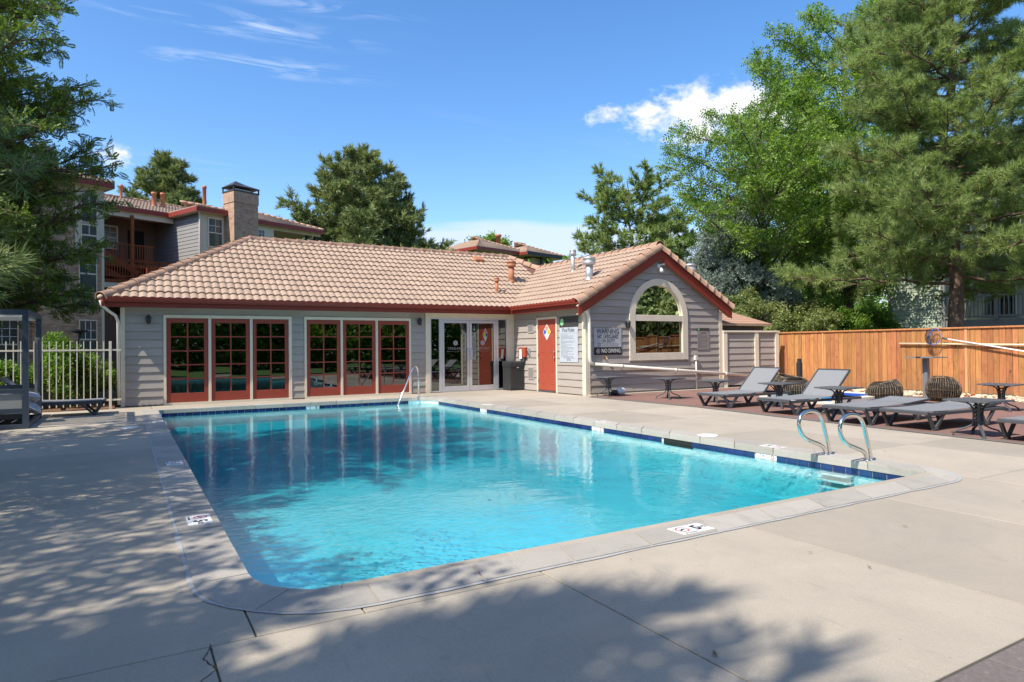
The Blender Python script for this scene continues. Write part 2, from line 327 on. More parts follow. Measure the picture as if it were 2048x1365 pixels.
def build(name,mb,mats,parent=None,local=False,label=None,kind=None):
    off=None
    if parent is not None and not local: off=root_of(parent).location
    o=bpy.data.objects.new(name,mb.mesh(name,mats,off)); COL.objects.link(o)
    if parent is not None: o.parent=parent
    if label:o['label']=label
    if kind:o['kind']=kind
    return o
def thing(name,label,cat,loc=(0,0,0),rz=0,group=None):
    o=bpy.data.objects.new(name,None); COL.objects.link(o); o.location=loc; o.rotation_euler=(0,0,rz); o.empty_display_size=.2
    o['label']=label; o['category']=cat
    if group:o['group']=group
    return o
def tag(o,label,cat,group=None):
    o['label']=label;o['category']=cat
    if group:o['group']=group
    return o
def struct(name,mb,mats,kind='structure',parent=None):
    o=build(name,mb,mats,parent); 
    if parent is None: o['kind']=kind
    return o
def inst(name,me,parent,loc=(0,0,0),rot=None,world=True,label=None):
    o=bpy.data.objects.new(name,me); COL.objects.link(o); o.parent=parent
    l=Vector(loc)
    if world: l=l-root_of(parent).location
    if rot is None: o.location=l
    else: o.matrix_local=Matrix.Translation(l)@rot.to_4x4()
    if label:o['label']=label
    return o
def copy_tree(o,loc=None,rz=None,parent=None,label=None,group=None):
    c=o.copy(); COL.objects.link(c)
    if parent is not None: c.parent=parent
    if loc is not None: c.location=loc
    if rz is not None: c.rotation_euler=(0,0,rz)
    if label:c['label']=label
    if group:c['group']=group
    for ch in list(o.children): copy_tree(ch,parent=c)
    return c
def text_mesh(txt,size,mtl,parent,origin,ex,ey,name='lettering',align='CENTER',ext=.001,space=1.0,sx=1.0,bold=0.):
    cu=bpy.data.curves.new(name,'FONT'); cu.body=txt; cu.size=size; cu.align_x=align; cu.align_y='CENTER'; cu.extrude=ext; cu.space_character=space; cu.offset=bold; cu.resolution_u=2
    to=bpy.data.objects.new('tmp',cu); COL.objects.link(to); dg=bpy.context.evaluated_depsgraph_get()
    me=bpy.data.meshes.new_from_object(to.evaluated_get(dg)); bpy.data.objects.remove(to)
    ex=Vector(ex)*sx; ey=Vector(ey); ez=Vector(ex).cross(ey).normalized()
    M4=Matrix.Translation(Vector(origin)-root_of(parent).location)@Matrix((ex,ey,ez)).transposed().to_4x4()
    me.transform(M4); me.materials.clear(); me.materials.append(mtl); me.name=name
    o=bpy.data.objects.new(name,me); COL.objects.link(o); o.parent=parent; return o
# ------------------------------------------------------------------ setting: ground, deck, pool
XL,XR,YB,YF=0.623,6.866,-1.395,-14.0
WD,DD,GG=10.341,3.652,5.004      # inner wall x, gable wall at y=-DD, gable width
def ring(x0,x1,y0,y1,X0,X1,Y0,Y1,z):
    mb=MB()
    for a,b,c,d in ((X0,X1,Y0,y0),(X0,X1,y1,Y1),(X0,x0,y0,y1),(x1,X1,y0,y1)):
        mb.add([(a,c,z),(b,c,z),(b,d,z),(a,d,z)],[(0,1,2,3)])
    return mb
struct('ground',ring(XL-.2,XR+.2,YF-.2,YB+.2,-400,500,-300,600,-.09),m_ground)
def corner(cx,cy,r,a0,n=8): return [(cx+r*math.cos(R(a0+90*k/n)),cy+r*math.sin(R(a0+90*k/n))) for k in range(n+1)]
def outline(off,rFL,rFR,rBR,rBL):
    x0,x1,y0,y1=XL-off,XR+off,YF-off,YB+off
    return dict(FL=corner(x0+rFL,y0+rFL,rFL,180),FR=corner(x1-rFR,y0+rFR,rFR,270),BR=corner(x1-rBR,y1-rBR,rBR,0),BL=corner(x0+rBL,y1-rBL,rBL,90)),(x0,x1,y0,y1)
deck=bpy.data.objects.new('pool_deck',None); COL.objects.link(deck); deck['kind']='structure'; deck.location=(4,-8,0)
def slab(x0,x1,y0,y1,m=None,z=-.006,name='concrete_slab'):
    g=.0045; mb=MB().box(x0+g,x1-g,y0+g,y1-g,-.088,z,bev=.003); return build(name,mb,m or m_deck,deck)
ys=[-17.6,-16.13,-14.36,-12.73,-11.0,-9.33,-7.62,-5.95,-4.28,-2.6,-.40]
for a,b in zip(ys[1:-1],ys[2:]): slab(-3.6 if b<-4.2 else -4.6,XL-.1 if b>-14.3 else .335,a,b)
xs=[.335,2.06,3.79,5.45,6.96,8.6,10.3,12.0,14]
slab(-1.9,XL-.1,-16.13+.0,-14.36) if False else None
for a,b in zip(xs[:-1],xs[1:]): slab(a,b,-16.13,(-14.36 if a<.4 else YF+.1) if b<7 else -14.33)
slab(XL+.4,2.06,-14.36,YF+.1)
yr=[-14.33,-12.79,-10.82,-9.0,-7.2,-5.4,-3.66,-1.9,-.0]
for a,b in zip(yr[:-1],yr[1:]): slab(XR-.0 if False else 6.96,8.6,a,b); slab(8.6,10.34 if a>-3.7 else 10.5,a,b)
xb=[XL-.1,2.3,4.0,5.6,6.96]
for a,b in zip(xb[:-1],xb[1:]): slab(a,b,YB-.0+.1,-.002)
slab(-.18,XL-.1,-.40,-.002); slab(XL-.1,XL+.4,-14.36,-13.9)
fs_=MB()
for a,b,c,d in ((-4.6,XL-.12,-16.1,-.42),(XL-.12,10.4,-16.1,YF+.08),(XR+.08,10.4,YF+.08,-.02),(XL-.12,XR+.08,YB-.08+.2,-.02)): fs_.add([(a,c,-.016),(b,c,-.016),(b,d,-.016),(a,d,-.016)],[(0,1,2,3)])
build('joint_filler',fs_,mat('joint_dirt',(.12,.095,.07),1,.3,20),deck)
# cracked infill and stamped border in the foreground
for k,x in enumerate(np.arange(-2.0,14,.42)):
    for j in range(3):
        slab(x+(.21 if j%2 else 0),x+.42+(.21 if j%2 else 0),-16.13-.3*(j+1),-16.13-.3*j,m_bord,-.010,'border_paver')
mb=MB(); rr=random.Random(3); pts=[Vector((.45,-14.12)),Vector((.34,-14.34)),Vector((.30,-14.48)),Vector((.33,-14.60)),Vector((.235,-14.72)),Vector((.25,-14.86)),Vector((.19,-15.0)),Vector((.2,-15.3))]
fine=[]
for p,q in zip(pts[1:-1],pts[2:]):
    for k in range(6): fine.append(p.lerp(q,k/6)+Vector((rr.uniform(-.005,.005),0)))
L=[(p.x-rr.uniform(.001,.005),p.y,-.0045) for p in fine]; Rr=[(p.x+rr.uniform(.001,.005),p.y,-.0045) for p in fine]
mb.add(L+Rr,[(i,i+1,len(L)+i+1,len(L)+i) for i in range(len(L)-1)])
build('concrete_crack',mb,mat('crack_dirt',(.10,.07,.045),1),deck)
# red stamped patio: sheet over the slabs with a darker border band
mb=MB(); ed=[(10.12,-4.0),(10.22,-7.6),(9.97,-9.79),(9.80,-11.9),(9.68,-13.6),(9.6,-16.1)]
for (x0,y0),(x1,y1) in zip(ed[:-1],ed[1:]): mb.add([(x0+.2,y0,.003),(x1+.2,y1,.003),(16.35,y1,.003),(16.35,y0,.003)],[(0,1,2,3)])
mb.add([(10.3,-3.84,.003),(10.3,-4.0,.003),(16.35,-4.0,.003),(16.35,-3.84,.003)],[(0,1,2,3)])
struct('patio',mb,m_red_pat)
mb=MB()
for (x0,y0),(x1,y1) in zip(ed[:-1],ed[1:]): mb.add([(x0,y0,.002),(x1,y1,.002),(x1+.2,y1,.002),(x0+.2,y0,.002)],[(0,1,2,3)])
build('patio_border',mb,m_bord,deck)
build('footing_strip',MB().box(WD+.02,17.6,-DD-.2,-DD-.02,-.05,.02,bev=.006),m_deck,deck)
# gravel bed along the wood fence
mb=MB().box(16.35,17.95,-14,-3.9,-.05,-.0)
struct('gravel_bed',mb,m_gravel)
def scatter(name,n,rx,ry,rz,size,mtl,seed,kind='stuff',squash=.6):
    g=np.random.RandomState(seed); base=np.array([(1,0,0),(0,1,0),(-1,0,0),(0,-1,0),(0,0,1),(0,0,-1)],float)
    fc=np.array([(0,1,4),(1,2,4),(2,3,4),(3,0,4),(1,0,5),(2,1,5),(3,2,5),(0,3,5)])
    P=np.stack([g.uniform(*rx,n),g.uniform(*ry,n),g.uniform(*rz,n)],1); sc=g.uniform(.5,1.3,(n,1,1))*size*g.uniform(.7,1.3,(n,1,3)); sc[:,:,2]*=squash
    an=g.uniform(0,6.28,n); c,s_=np.cos(an),np.sin(an); V=base[None]*sc; X=V[...,0]*c[:,None]-V[...,1]*s_[:,None]; Y=V[...,0]*s_[:,None]+V[...,1]*c[:,None]
    V=np.stack([X,Y,V[...,2]],-1)+P[:,None]; F=(fc[None]+6*np.arange(n)[:,None,None]).reshape(-1,3)
    o=np_obj(name,V.reshape(-1,3),F,mtl,smooth=False); o['kind']=kind; return o
def np_mesh(name,V,F,mtl,smooth=False):
    me=bpy.data.meshes.new(name); k=F.shape[1]; me.vertices.add(len(V)); me.vertices.foreach_set('co',V.astype(np.float32).ravel())
    me.loops.add(F.size); me.loops.foreach_set('vertex_index',F.astype(np.int32).ravel()); me.polygons.add(len(F)); me.polygons.foreach_set('loop_start',np.arange(0,F.size,k,dtype=np.int32))
    try: me.polygons.foreach_set('loop_total',np.full(len(F),k,dtype=np.int32))
    except Exception: pass
    me.polygons.foreach_set('use_smooth',np.full(len(F),smooth)); me.update(calc_edges=True); me.materials.append(mtl); return me
def np_obj(name,V,F,mtl,parent=None,smooth=False):
    if parent is not None: V=V-np.array(root_of(parent).location)[None]
    o=bpy.data.objects.new(name,np_mesh(name,V,F,mtl,smooth)); COL.objects.link(o)
    if parent is not None: o.parent=parent
    return o
scatter('pebbles',7000,(16.35,17.85),(-13.5,-3.9),(0,.03),.03,mat('pebble_stone',(.62,.50,.37),.85,island=.35,col2=(.45,.28,.16),c2scale=3),11)
g_=scatter('fallen_leaf_litter',70,(16.3,17.6),(-13,-4),(.03,.05),.06,mat('dry_leaf',(.28,.12,.04),.9,island=.3),12)
# swimming pool
pool=thing('swimming_pool','rectangular turquoise swimming pool with grey coping and blue waterline tiles','pool',(3.7,-7.7,0))
ZW=-.134
inn,_=outline(0,.52,.10,.55,.12); bas,_b=outline(.018,.53,.11,.56,.13)
loop=bas['FL']+bas['FR']+bas['BR']+bas['BL']
def floor_z(y): return -.40-.16*min(1,max(0,(YB-y)/9.0))
mb=MB(); n=len(loop)
vs=[(x,y,-.08) for x,y in loop]+[(x,y,-.62) for x,y in loop]
mb.add(vs,[(i,n+i,n+(i+1)%n,(i+1)%n) for i in range(n)]); [mb.add([(XL-.3,ya,floor_z(ya)+.0),(XR+.3,ya,floor_z(ya)),(XR+.3,yb_,floor_z(yb_)),(XL-.3,yb_,floor_z(yb_))],[(0,1,2,3)]) for ya,yb_ in ((YF-.3,YB-9.0),(YB-9.0,YB),(YB,YB+.3))]
build('basin',mb,m_plaster,pool)
# entry steps at the far end and a bench ledge
mb=MB(); mb.box(5.0,XR,YB-.9,YB,-.5,-.30,bev=.03); mb.box(5.0,XR,YB-.55,YB,-.30,-.215,bev=.02); build('entry_step',mb,m_plaster,pool)
lip=MB(); z2=[-.08]; 
vs=[(x,y,ZW) for x,y in loop]; bt=[(x,y,floor_z(y)+.004) for x,y in [(x*1.,y) for x,y in loop]]
nn_=len(loop); wm=MB(); sh=lambda x,y:(x+(3.74-x)*.0006,y+(-7.7-y)*.0006)
wm.add([(x,y,ZW) for x,y in loop],[tuple(range(nn_))])
struct('pool_water',wm,m_water)
# coping stones
out_,ob=outline(.285,.78,.62,.55,.2)
def lerp2(a,b,t): return (a[0]+(b[0]-a[0])*t,a[1]+(b[1]-a[1])*t)
def edge_pair(key):
    return list(zip(inn[key],out_[key]))
stones=[]
def run(a_in,b_in,a_out,b_out,step=.61):
    L=math.dist(a_in,b_in); k=max(1,round(L/step))
    for i in range(k):
        t0,t1=i/k,(i+1)/k; g=.004/L
        stones.append(([lerp2(a_in,b_in,t0+g),lerp2(a_in,b_in,t1-g)],[lerp2(a_out,b_out,t0+g),lerp2(a_out,b_out,t1-g)]))
order=['FL','FR','BR','BL']
for i,kx in enumerate(order):
    p=edge_pair(kx); h=4
    if kx in('FL','BR'):
        stones.append(([q[0] for q in p[:h+1]],[q[1] for q in p[:h+1]])); stones.append(([q[0] for q in p[h:]],[q[1] for q in p[h:]]))
    else: stones.append(([q[0] for q in p],[q[1] for q in p]))
    nx=edge_pair(order[(i+1)%4]); run(p[-1][0],nx[0][0],p[-1][1],nx[0][1])
rs=random.Random(5)
for a,b in stones:
    z=rs.uniform(-.0015,.0015)+.0015; n=len(a); mb=MB()
    cen=Vector((sum(q[0] for q in a+b)/(2*n),sum(q[1] for q in a+b)/(2*n)))
    def shr(q,k): v=Vector(q); return tuple(v+(cen-v).normalized()*k)
    A0=a;A1=[shr(q,.004) for q in a];B0=b;B1=[shr(q,.004) for q in b]
    vs=[(*q,-.08) for q in A0]+[(*q,z-.014) for q in A0]+[(*q,z) for q in A1]+[(*q,z) for q in B1]+[(*q,z-.012) for q in B0]
    fs=[]
    for r_i in range(4):
        for i in range(n-1): fs.append((r_i*n+i,r_i*n+i+1,(r_i+1)*n+i+1,(r_i+1)*n+i)[::-1])
    fs.append((0,n,2*n,3*n,4*n)[::-1]); fs.append((n-1,2*n-1,3*n-1,4*n-1,5*n-1))
    mb.add(vs,fs); build('coping_stone',mb,m_cope,pool)
# bedding under coping, sealant line round it
full_in=sum((out_[k] for k in order),[]); out2,_=outline(.312,.81,.65,.57,.21); full_out=sum((out2[k] for k in order),[])
n=len(full_in); mb=MB(); rs=random.Random(9)
def jit(q,c,amp): 
    w=noise.noise(Vector((q[0]*3,q[1]*3,c)))*amp; d=Vector((q[0]-3.7,q[1]+7.7)).normalized()*w; return (q[0]+d.x,q[1]+d.y)
dense_i=[];dense_o=[]
for i in range(n):
    a,b=full_in[i],full_in[(i+1)%n]; c,d=full_out[i],full_out[(i+1)%n]; k=max(1,int(math.dist(a,b)/.12))
    for j in range(k): dense_i.append(lerp2(a,b,j/k)); dense_o.append(jit(lerp2(c,d,j/k),1,.02))
n=len(dense_i); dense_i=[jit(q,5,.008) for q in dense_i]
mb.add([(*q,-.0015) for q in dense_i]+[(*q,-.0015) for q in dense_o],[(i,(i+1)%n,n+(i+1)%n,n+i)[::-1] for i in range(n)])
build('sealant_line',mb,m_caulk,pool)
# waterline tiles
mb=MB(); wall=MB(); tile=MB().box(-.0725,.0725,-.004,.004,-.075,-.003).mesh('waterline_tile',m_tileb)
e=.018
gr=MB()
gr.add([(XR+e-.001,YF,-.08),(XR+e-.001,YB,-.08),(XR+e-.001,YB,-.165),(XR+e-.001,YF,-.165)],[(0,1,2,3)]); gr.add([(XL,YB+e-.001,-.08),(XR,YB+e-.001,-.08),(XR,YB+e-.001,-.165),(XL,YB+e-.001,-.165)],[(0,3,2,1)])
gr.add([(XL-e+.001,YF+.5,-.08),(XL-e+.001,YB,-.08),(XL-e+.001,YB,-.165),(XL-e+.001,YF+.5,-.165)],[(0,3,2,1)])
build('grout_band',gr,m_grout,pool)
rz=Matrix.Rotation(PI/2,3,'Z')
y=YF+.12
while y<YB-.62:
    if not(-10.72<y<-10.22 or abs(y+8.6)<.2 or abs(y+12.0)<.2 or abs(y+4.5)<.2): inst('waterline_tile',tile,pool,(XR+e-.006,y,-.08),rz)
    y+=.1525
x=XL+.14
while x<XR-.6:
    if not(abs(x-3.9)<.16): inst('waterline_tile',tile,pool,(x,YB+e-.006,-.08))
    x+=.1525
tf=MB()
y=YF+.7
while y<YB-.1: tf.box(XL-e+.002,XL-e+.008,y-.0725,y+.0725,-.155,-.083); y+=.1525
o=build('left_waterline_tiles',tf,m_tileb,pool); o['kind']='stuff'
build('skimmer_opening',MB().box(XR-.004+e-.006,XR+e-.001,-10.77,-10.19,-.178,-.085),mat('dark_opening',(.012,.014,.012),.9),pool)
def depth_marker(parent,cx,cy,ax,txt,frac,w=.29,h=.17,nd=True,z=.005,flip=False,name='depth_marker'):
    # flat marker tile lying on the coping; ax = direction of the reading line
    ax=Vector((*ax,0)).normalized(); ay=Vector((-ax.y,ax.x,0)); c=Vector((cx,cy,z))
    mb=MB(); P=[c-ax*w/2-ay*h/2,c+ax*w/2-ay*h/2,c+ax*w/2+ay*h/2,c-ax*w/2+ay*h/2]
    mb.add(P+[p-Vector((0,0,.003)) for p in P],[(0,1,2,3),(0,4,5,1),(1,5,6,2),(2,6,7,3),(3,7,4,0)]); mk=build(name,mb,m_paper,parent)
    text_mesh(txt,h*.78,m_blk,mk,c+ax*w*(.16 if frac else .2)+Vector((0,0,.0012)),ax,ay,ext=.0004,bold=.004,sx=.95)
    if frac:
        text_mesh(frac,h*.3,m_blk,mk,c+ax*w*.36+Vector((0,0,.0012)),ax,ay,ext=.0004,bold=.001)
    r=h*.30; q=c-ax*w*.25+ay*h*.08; n=24
    for (r0,r1) in ((r*.78,r),):
        rg=MB(); rg.add([q+(ax*math.cos(2*PI*k/n)+ay*math.sin(2*PI*k/n))*rr_+Vector((0,0,.001)) for rr_ in(r0,r1) for k in range(n)],[(k,(k+1)%n,n+(k+1)%n,n+k)[::-1] for k in range(n)]); build('no_diving_ring',rg,m_redp,mk)
    dd=MB(); z1=Vector((0,0,.0013))
    def st(a,b,wd):
        a=q+ax*a[0]*r+ay*a[1]*r+z1; b=q+ax*b[0]*r+ay*b[1]*r+z1; s_=(b-a).normalized().cross(Vector((0,0,1)))*wd; dd.add([a-s_,b-s_,b+s_,a+s_],[(0,1,2,3)])
    st((-.5,-.35),(.15,.15),.006); st((.0,.2),(.35,-.1),.006); st((-.2,-.1),(.45,.1),.005); st((-.4,-.4),(-.6,-.1),.004); build('diver_symbol',dd,m_blk,mk)
    text_mesh('NO DIVING',h*.13,m_blk,mk,c-ax*w*.22-ay*h*.4+Vector((0,0,.0012)),ax,ay,ext=.0003)
    return mk
depth_marker(pool,3.40,-14.155,(1,0),'5',"1/2")
depth_marker(pool,.495,-12.02,(0,-1),'5','1/2',w=.30,h=.165)
depth_marker(pool,.495,-9.12,(0,-1),'5','',w=.30,h=.165)
depth_marker(pool,.67-.15,-4.03,(0,-1),'4','',w=.29,h=.165)
depth_marker(pool,7.0,-12.0,(0,1),'5','',w=.29,h=.165); depth_marker(pool,7.0,-8.6,(0,1),'4','1/2',w=.29,h=.165); depth_marker(pool,7.0,-4.5,(0,1),'4','',w=.29,h=.165)
for (y,tx) in ((-12.0,'5 ft'),(-8.6,'4 1/2'),(-4.5,'4')):
    mk=build('side_depth_tile',MB().box(XR+e-.011,XR+e-.003,y-.15,y+.15,-.150,-.083),m_paper,pool)
    text_mesh(tx,.045,m_blk,mk,(XR+e-.0125,y+.06,-.110),(0,-1,0),(0,0,1),ext=.0004)
    n=20; rg=MB(); rg.add([(XR+e-.0125,y-.09+rr_*math.cos(2*PI*k/n),-.110+rr_*math.sin(2*PI*k/n)) for rr_ in(.015,.024) for k in range(n)],[(k,(k+1)%n,n+(k+1)%n,n+k) for k in range(n)]); build('no_diving_ring',rg,m_redp,mk)
mk=build('side_depth_tile',MB().box(3.75,4.05,YB+e-.011,YB+e-.003,-.150,-.083),m_paper,pool); text_mesh('3',.06,m_blk,mk,(3.83,YB+e-.0125,-.110),(1,0,0),(0,0,1),ext=.0004)
n=20; rg=MB(); rg.add([(3.98+rr_*math.cos(2*PI*k/n),YB+e-.0125,-.110+rr_*math.sin(2*PI*k/n)) for rr_ in(.015,.024) for k in range(n)],[(k,(k+1)%n,n+(k+1)%n,n+k)[::-1] for k in range(n)]); build('no_diving_ring',rg,m_blk,mk)
# recessed ladder steps in the pool wall
for k,z in enumerate((-.165,-.235,-.31)): build('ladder_step',MB().box(XR-.13,XR+.01,-13.14,-12.76,z-.016,z,bev=.005),m_white2,pool)
# skimmer lids
def lid(x,y,r,label):
    o=tag(build('skimmer_lid',MB().lathe((0,0,0),[(r,-.004),(r,.006),(r*.9,.010),(r*.25,.0105)],28),m_white2),label,'skimmer lid','skimmer lids in the deck'); o.location=(x,y,-.002); return o
lid(7.14,-10.80,.145,'round white skimmer lid beside the right coping of the pool'); lid(.08,-4.75,.14,'round pale skimmer lid in the shaded deck left of the pool')
# floating leaves
g=np.random.RandomState(4); n=260; P=np.stack([np.clip(g.normal(3.9,1.7,n),XL+.1,XR-.1),np.clip(g.normal(-9,2.6,n),YF+.2,YB-.2),np.full(n,ZW+.003)],1)
an=g.uniform(0,6.28,n); Ls=g.uniform(.012,.035,n); Ws=Ls*g.uniform(.2,.45,n); d1=np.stack([np.cos(an),np.sin(an),0*an],1); d2=np.stack([-np.sin(an),np.cos(an),0*an],1)
V=np.stack([P-d1*Ls[:,None],P+d2*Ws[:,None],P+d1*Ls[:,None],P-d2*Ws[:,None]],1).reshape(-1,3); F=(np.array([[0,1,2,3]])[None]+4*np.arange(n)[:,None,None]).reshape(-1,4)[:, ::-1]
o=np_obj('floating_leaves',V,F,mat('wet_leaf',(.07,.055,.02),.7,island=.6,col2=(.22,.17,.05),c2scale=2)); o['kind']='stuff'
n=90; P=np.stack([g.uniform(-1.5,8,n),g.uniform(-16,-.5,n),np.full(n,.006)],1); P=P[(P[:,0]<.3)|(P[:,0]>7.2)|(P[:,1]<-14.3)]; n=len(P)
an=g.uniform(0,6.28,n); Ls=g.uniform(.01,.03,n); Ws=Ls*.3; d1=np.stack([np.cos(an),np.sin(an),0*an],1); d2=np.stack([-np.sin(an),np.cos(an),0*an],1)
V=np.stack([P-d1*Ls[:,None],P+d2*Ws[:,None],P+d1*Ls[:,None],P-d2*Ws[:,None]],1).reshape(-1,3); F=(np.array([[0,1,2,3]])[None]+4*np.arange(n)[:,None,None]).reshape(-1,4)[:, ::-1]
o=np_obj('fallen_leaves',V,F,mat('dry_leaf2',(.12,.06,.025),.8,island=.5)); o['kind']='stuff'
# ------------------------------------------------------------------ clubhouse
club=thing('clubhouse','low grey clubhouse with terracotta tile roof, red french doors and an arched gable window','building',(5,2,0))
OV=.30; ZE=2.465; TP=.58; XE=-.41          # eave overhang, eave height, roof slope
BH=.19
bm_siding={}
def board(parent,p0,p1,z,h,nrm,cutl=0,cutr=0,name='siding_board',th0=.004,th1=.027,m=None,zc=None):
    # lap board from p0 to p1 (plan points) with lower edge proud of the wall along nrm; cutl/cutr shorten the top edge (rake)
    p0=Vector((*p0,0)); p1=Vector((*p1,0)); d=(p1-p0).normalized(); n=Vector((*nrm,0)); q0=p0+d*cutl; q1=p1-d*cutr
    Z=lambda v,z:Vector((v.x,v.y,z))
    vs=[Z(p0-n*.01,z),Z(p1-n*.01,z),Z(p1+n*th1,z),Z(p0+n*th1,z),Z(q0-n*.01,z+h),Z(q1-n*.01,z+h),Z(q1+n*th0,z+h),Z(q0+n*th0,z+h)]
    mb=MB().add(vs,[(0,3,2,1),(4,5,6,7),(3,7,6,2),(0,1,5,4),(0,4,7,3),(1,2,6,5)])
    return build(name,mb,m or m_siding,parent)
# structural walls behind the boards (with real openings)
wl=MB()
def wallseg(x0,x1,y0,y1,z0,z1): wl.box(x0,x1,y0,y1,z0,z1)
for a,b,c,d in ((-.05,.79,0,2.3),(3.705,4.02,0,2.3),(6.955,7.395,0,2.3),(.79,3.705,2.12,2.3),(4.02,6.955,2.12,2.3),(7.395,WD,2.2,2.3)): wallseg(a,b,.013,.13,c,d)
wallseg(WD+.013,WD+.13,-DD+.01,.2,0,2.3)
wallseg(-.047,.10,.2,6.9,0,2.3); wallseg(-.05,15.3,6.9,7.0,0,2.3)
gx0,gx1=WD,WD+GG; gxm=(gx0+gx1)/2
def gable_top(x): return 3.69-.567*abs(x-gxm)
# gable wall: polygon frames around the arched opening
wx0,wx1,wz0,wzs,wr=11.80,13.925,.90,2.09,1.0625
cxw=(wx0+wx1)/2
n=18; arc=[(cxw+wr*math.cos(PI*k/n),wzs+wr*math.sin(PI*k/n)) for k in range(n+1)]
poly_out=[(gx1-.01,gable_top(gx1))]+[(gx1+(gx0-gx1)*k/n,gable_top(gx1+(gx0-gx1)*k/n)) for k in range(1,n)]+[(gx0+.01,gable_top(gx0))]
gm=MB()
for yy in (-DD+.013,-DD+.13):
    for k in range(n): gm.add([(*[arc[k][0]],yy,arc[k][1]),(arc[k+1][0],yy,arc[k+1][1]),(poly_out[k+1][0],yy,poly_out[k+1][1]),(poly_out[k][0],yy,poly_out[k][1])],[(0,1,2,3)])
    gm.add([(gx0+.01,yy,0),(wx0,yy,0),(wx0,yy,wzs),(gx0+.01,yy,gable_top(gx0))],[(0,1,2,3)]); gm.add([(wx1,yy,0),(gx1-.01,yy,0),(gx1-.01,yy,gable_top(gx1)),(wx1,yy,wzs)],[(0,1,2,3)]); gm.add([(wx0,yy,0),(wx1,yy,0),(wx1,yy,wz0),(wx0,yy,wz0)],[(0,1,2,3)])
wl.add(gm.v,gm.f); wallseg(gx1-.13,gx1-.012,-DD+.13,7,0,2.3)
build('wall',wl,m_siding,club)
# interior floor, ceiling, back partition in dark colours standing for the shade of a dim room
rm=MB(); rm.box(.10,15.2,.14,6.9,-.03,.0); rm.box(WD+.14,15.2,-DD+.14,.14,-.03,0.0); rm.box(-.04,15.29,.14,6.9,2.31,2.36); rm.box(WD+.14,15.28,-DD+.14,.14,2.31,2.36); build('room_floor',rm,mat('room_floor_brown',(.12,.08,.055),.6),club)
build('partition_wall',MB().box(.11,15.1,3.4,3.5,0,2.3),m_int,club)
fur=MB(); fur.box(1.6,2.5,1.6,2.2,0,.75); fur.box(5.1,6.2,1.9,2.5,0,1.1); fur.box(2.9,3.3,1.2,1.6,0,1.2); build('treadmill_shapes',fur,m_black,club)
# ---- front facade boards
z=0.02; k=0
seg_full=[(.01,.785),(3.71,4.015),(6.96,7.39)]
while z<2.28:
    h=min(BH,2.285-z)
    if z+h<=2.13:
        for a,b in seg_full: board(club,(a,0),(b,0),z,h-.004,(0,-1))
    elif z<2.12:
        for a,b in seg_full: board(club,(a,0),(b,0),z,h-.004,(0,-1))
        board(club,(.785,0),(3.71,0),2.125,z+h-2.129,(0,-1),th1=.01); board(club,(4.015,0),(6.96,0),2.125,z+h-2.129,(0,-1),th1=.01)
    else: board(club,(.01,0),(7.39,0),z,h-.004,(0,-1))
    z+=BH
z=0.02
while z<2.28:
    h=min(BH,2.285-z)
    s=[(-.02,-1.31),(-2.37,-3.53)] if z+h<2.13 else [(-.02,-1.31),(-2.37,-3.53)] if z<2.0 else [(-.02,-3.53)]
    if 2.0<=z<2.125: 
        s=[(-.02,-1.31),(-2.37,-3.53)]; board(club,(WD,-1.31),(WD,-2.37),2.135,z+h-2.139,(-1,0),th1=.01)
    for a,b in s: board(club,(WD,a),(WD,b),z,h-.004,(-1,0))
    z+=BH
z=0.06; slope=.567
while z<3.64:
    h=BH; z1=z+h
    def xr_at(zz): return (gx0+.12,gx1-.12) if zz<=2.26 else (gxm-(3.69-zz)/slope,gxm+(3.69-zz)/slope)
    l0,r0=xr_at(z); l1,r1=xr_at(min(z1,3.69)); l0,r0=max(l0,gx0+.12),min(r0,gx1-.12); l1,r1=max(l1,gx0+.12),min(r1,gx1-.12)
    if z1<=wz0+.02: board(club,(l0,-DD),(r0,-DD),z,h-.004,(0,-1),cutl=l1-l0,cutr=r0-r1)
    else:
        zm=max(z,wz0)
        # half width of the opening at the board's lower and upper edges
        def hw(zz): return wr if zz<=wzs else (math.sqrt(max(0,wr*wr-(zz-wzs)**2)) if zz<wzs+wr else 0)
        a=min(hw(z),hw(z1)) if z1<wzs+wr else 0
        a=hw(min(z+h*.6,9)) 
        if a<=.02: board(club,(l0,-DD),(r0,-DD),z,min(h-.004,3.68-z),(0,-1),cutl=l1-l0,cutr=r0-r1)
        else:
            board(club,(l0,-DD),(cxw-a,-DD),z,h-.004,(0,-1),cutl=l1-l0); board(club,(cxw+a,-DD),(r0,-DD),z,h-.004,(0,-1),cutr=r0-r1)
    z+=BH
# corner boards
for x0,x1,y0,y1,zt in ((-.075,.012,-.03,.0,2.27),(-.075,-.045,0,.09,2.27),(WD-.03,WD,-DD-.03,-DD+.12,2.27),(WD,WD+.115,-DD-.03,-DD,2.27),(gx1-.115,gx1+.02,-DD-.03,-DD,2.27),(gx1,gx1+.02,-DD,-DD+.1,2.27)):
    build('corner_board',MB().box(x0,x1,y0,y1,0.0,zt,bev=.004),m_cream,club)
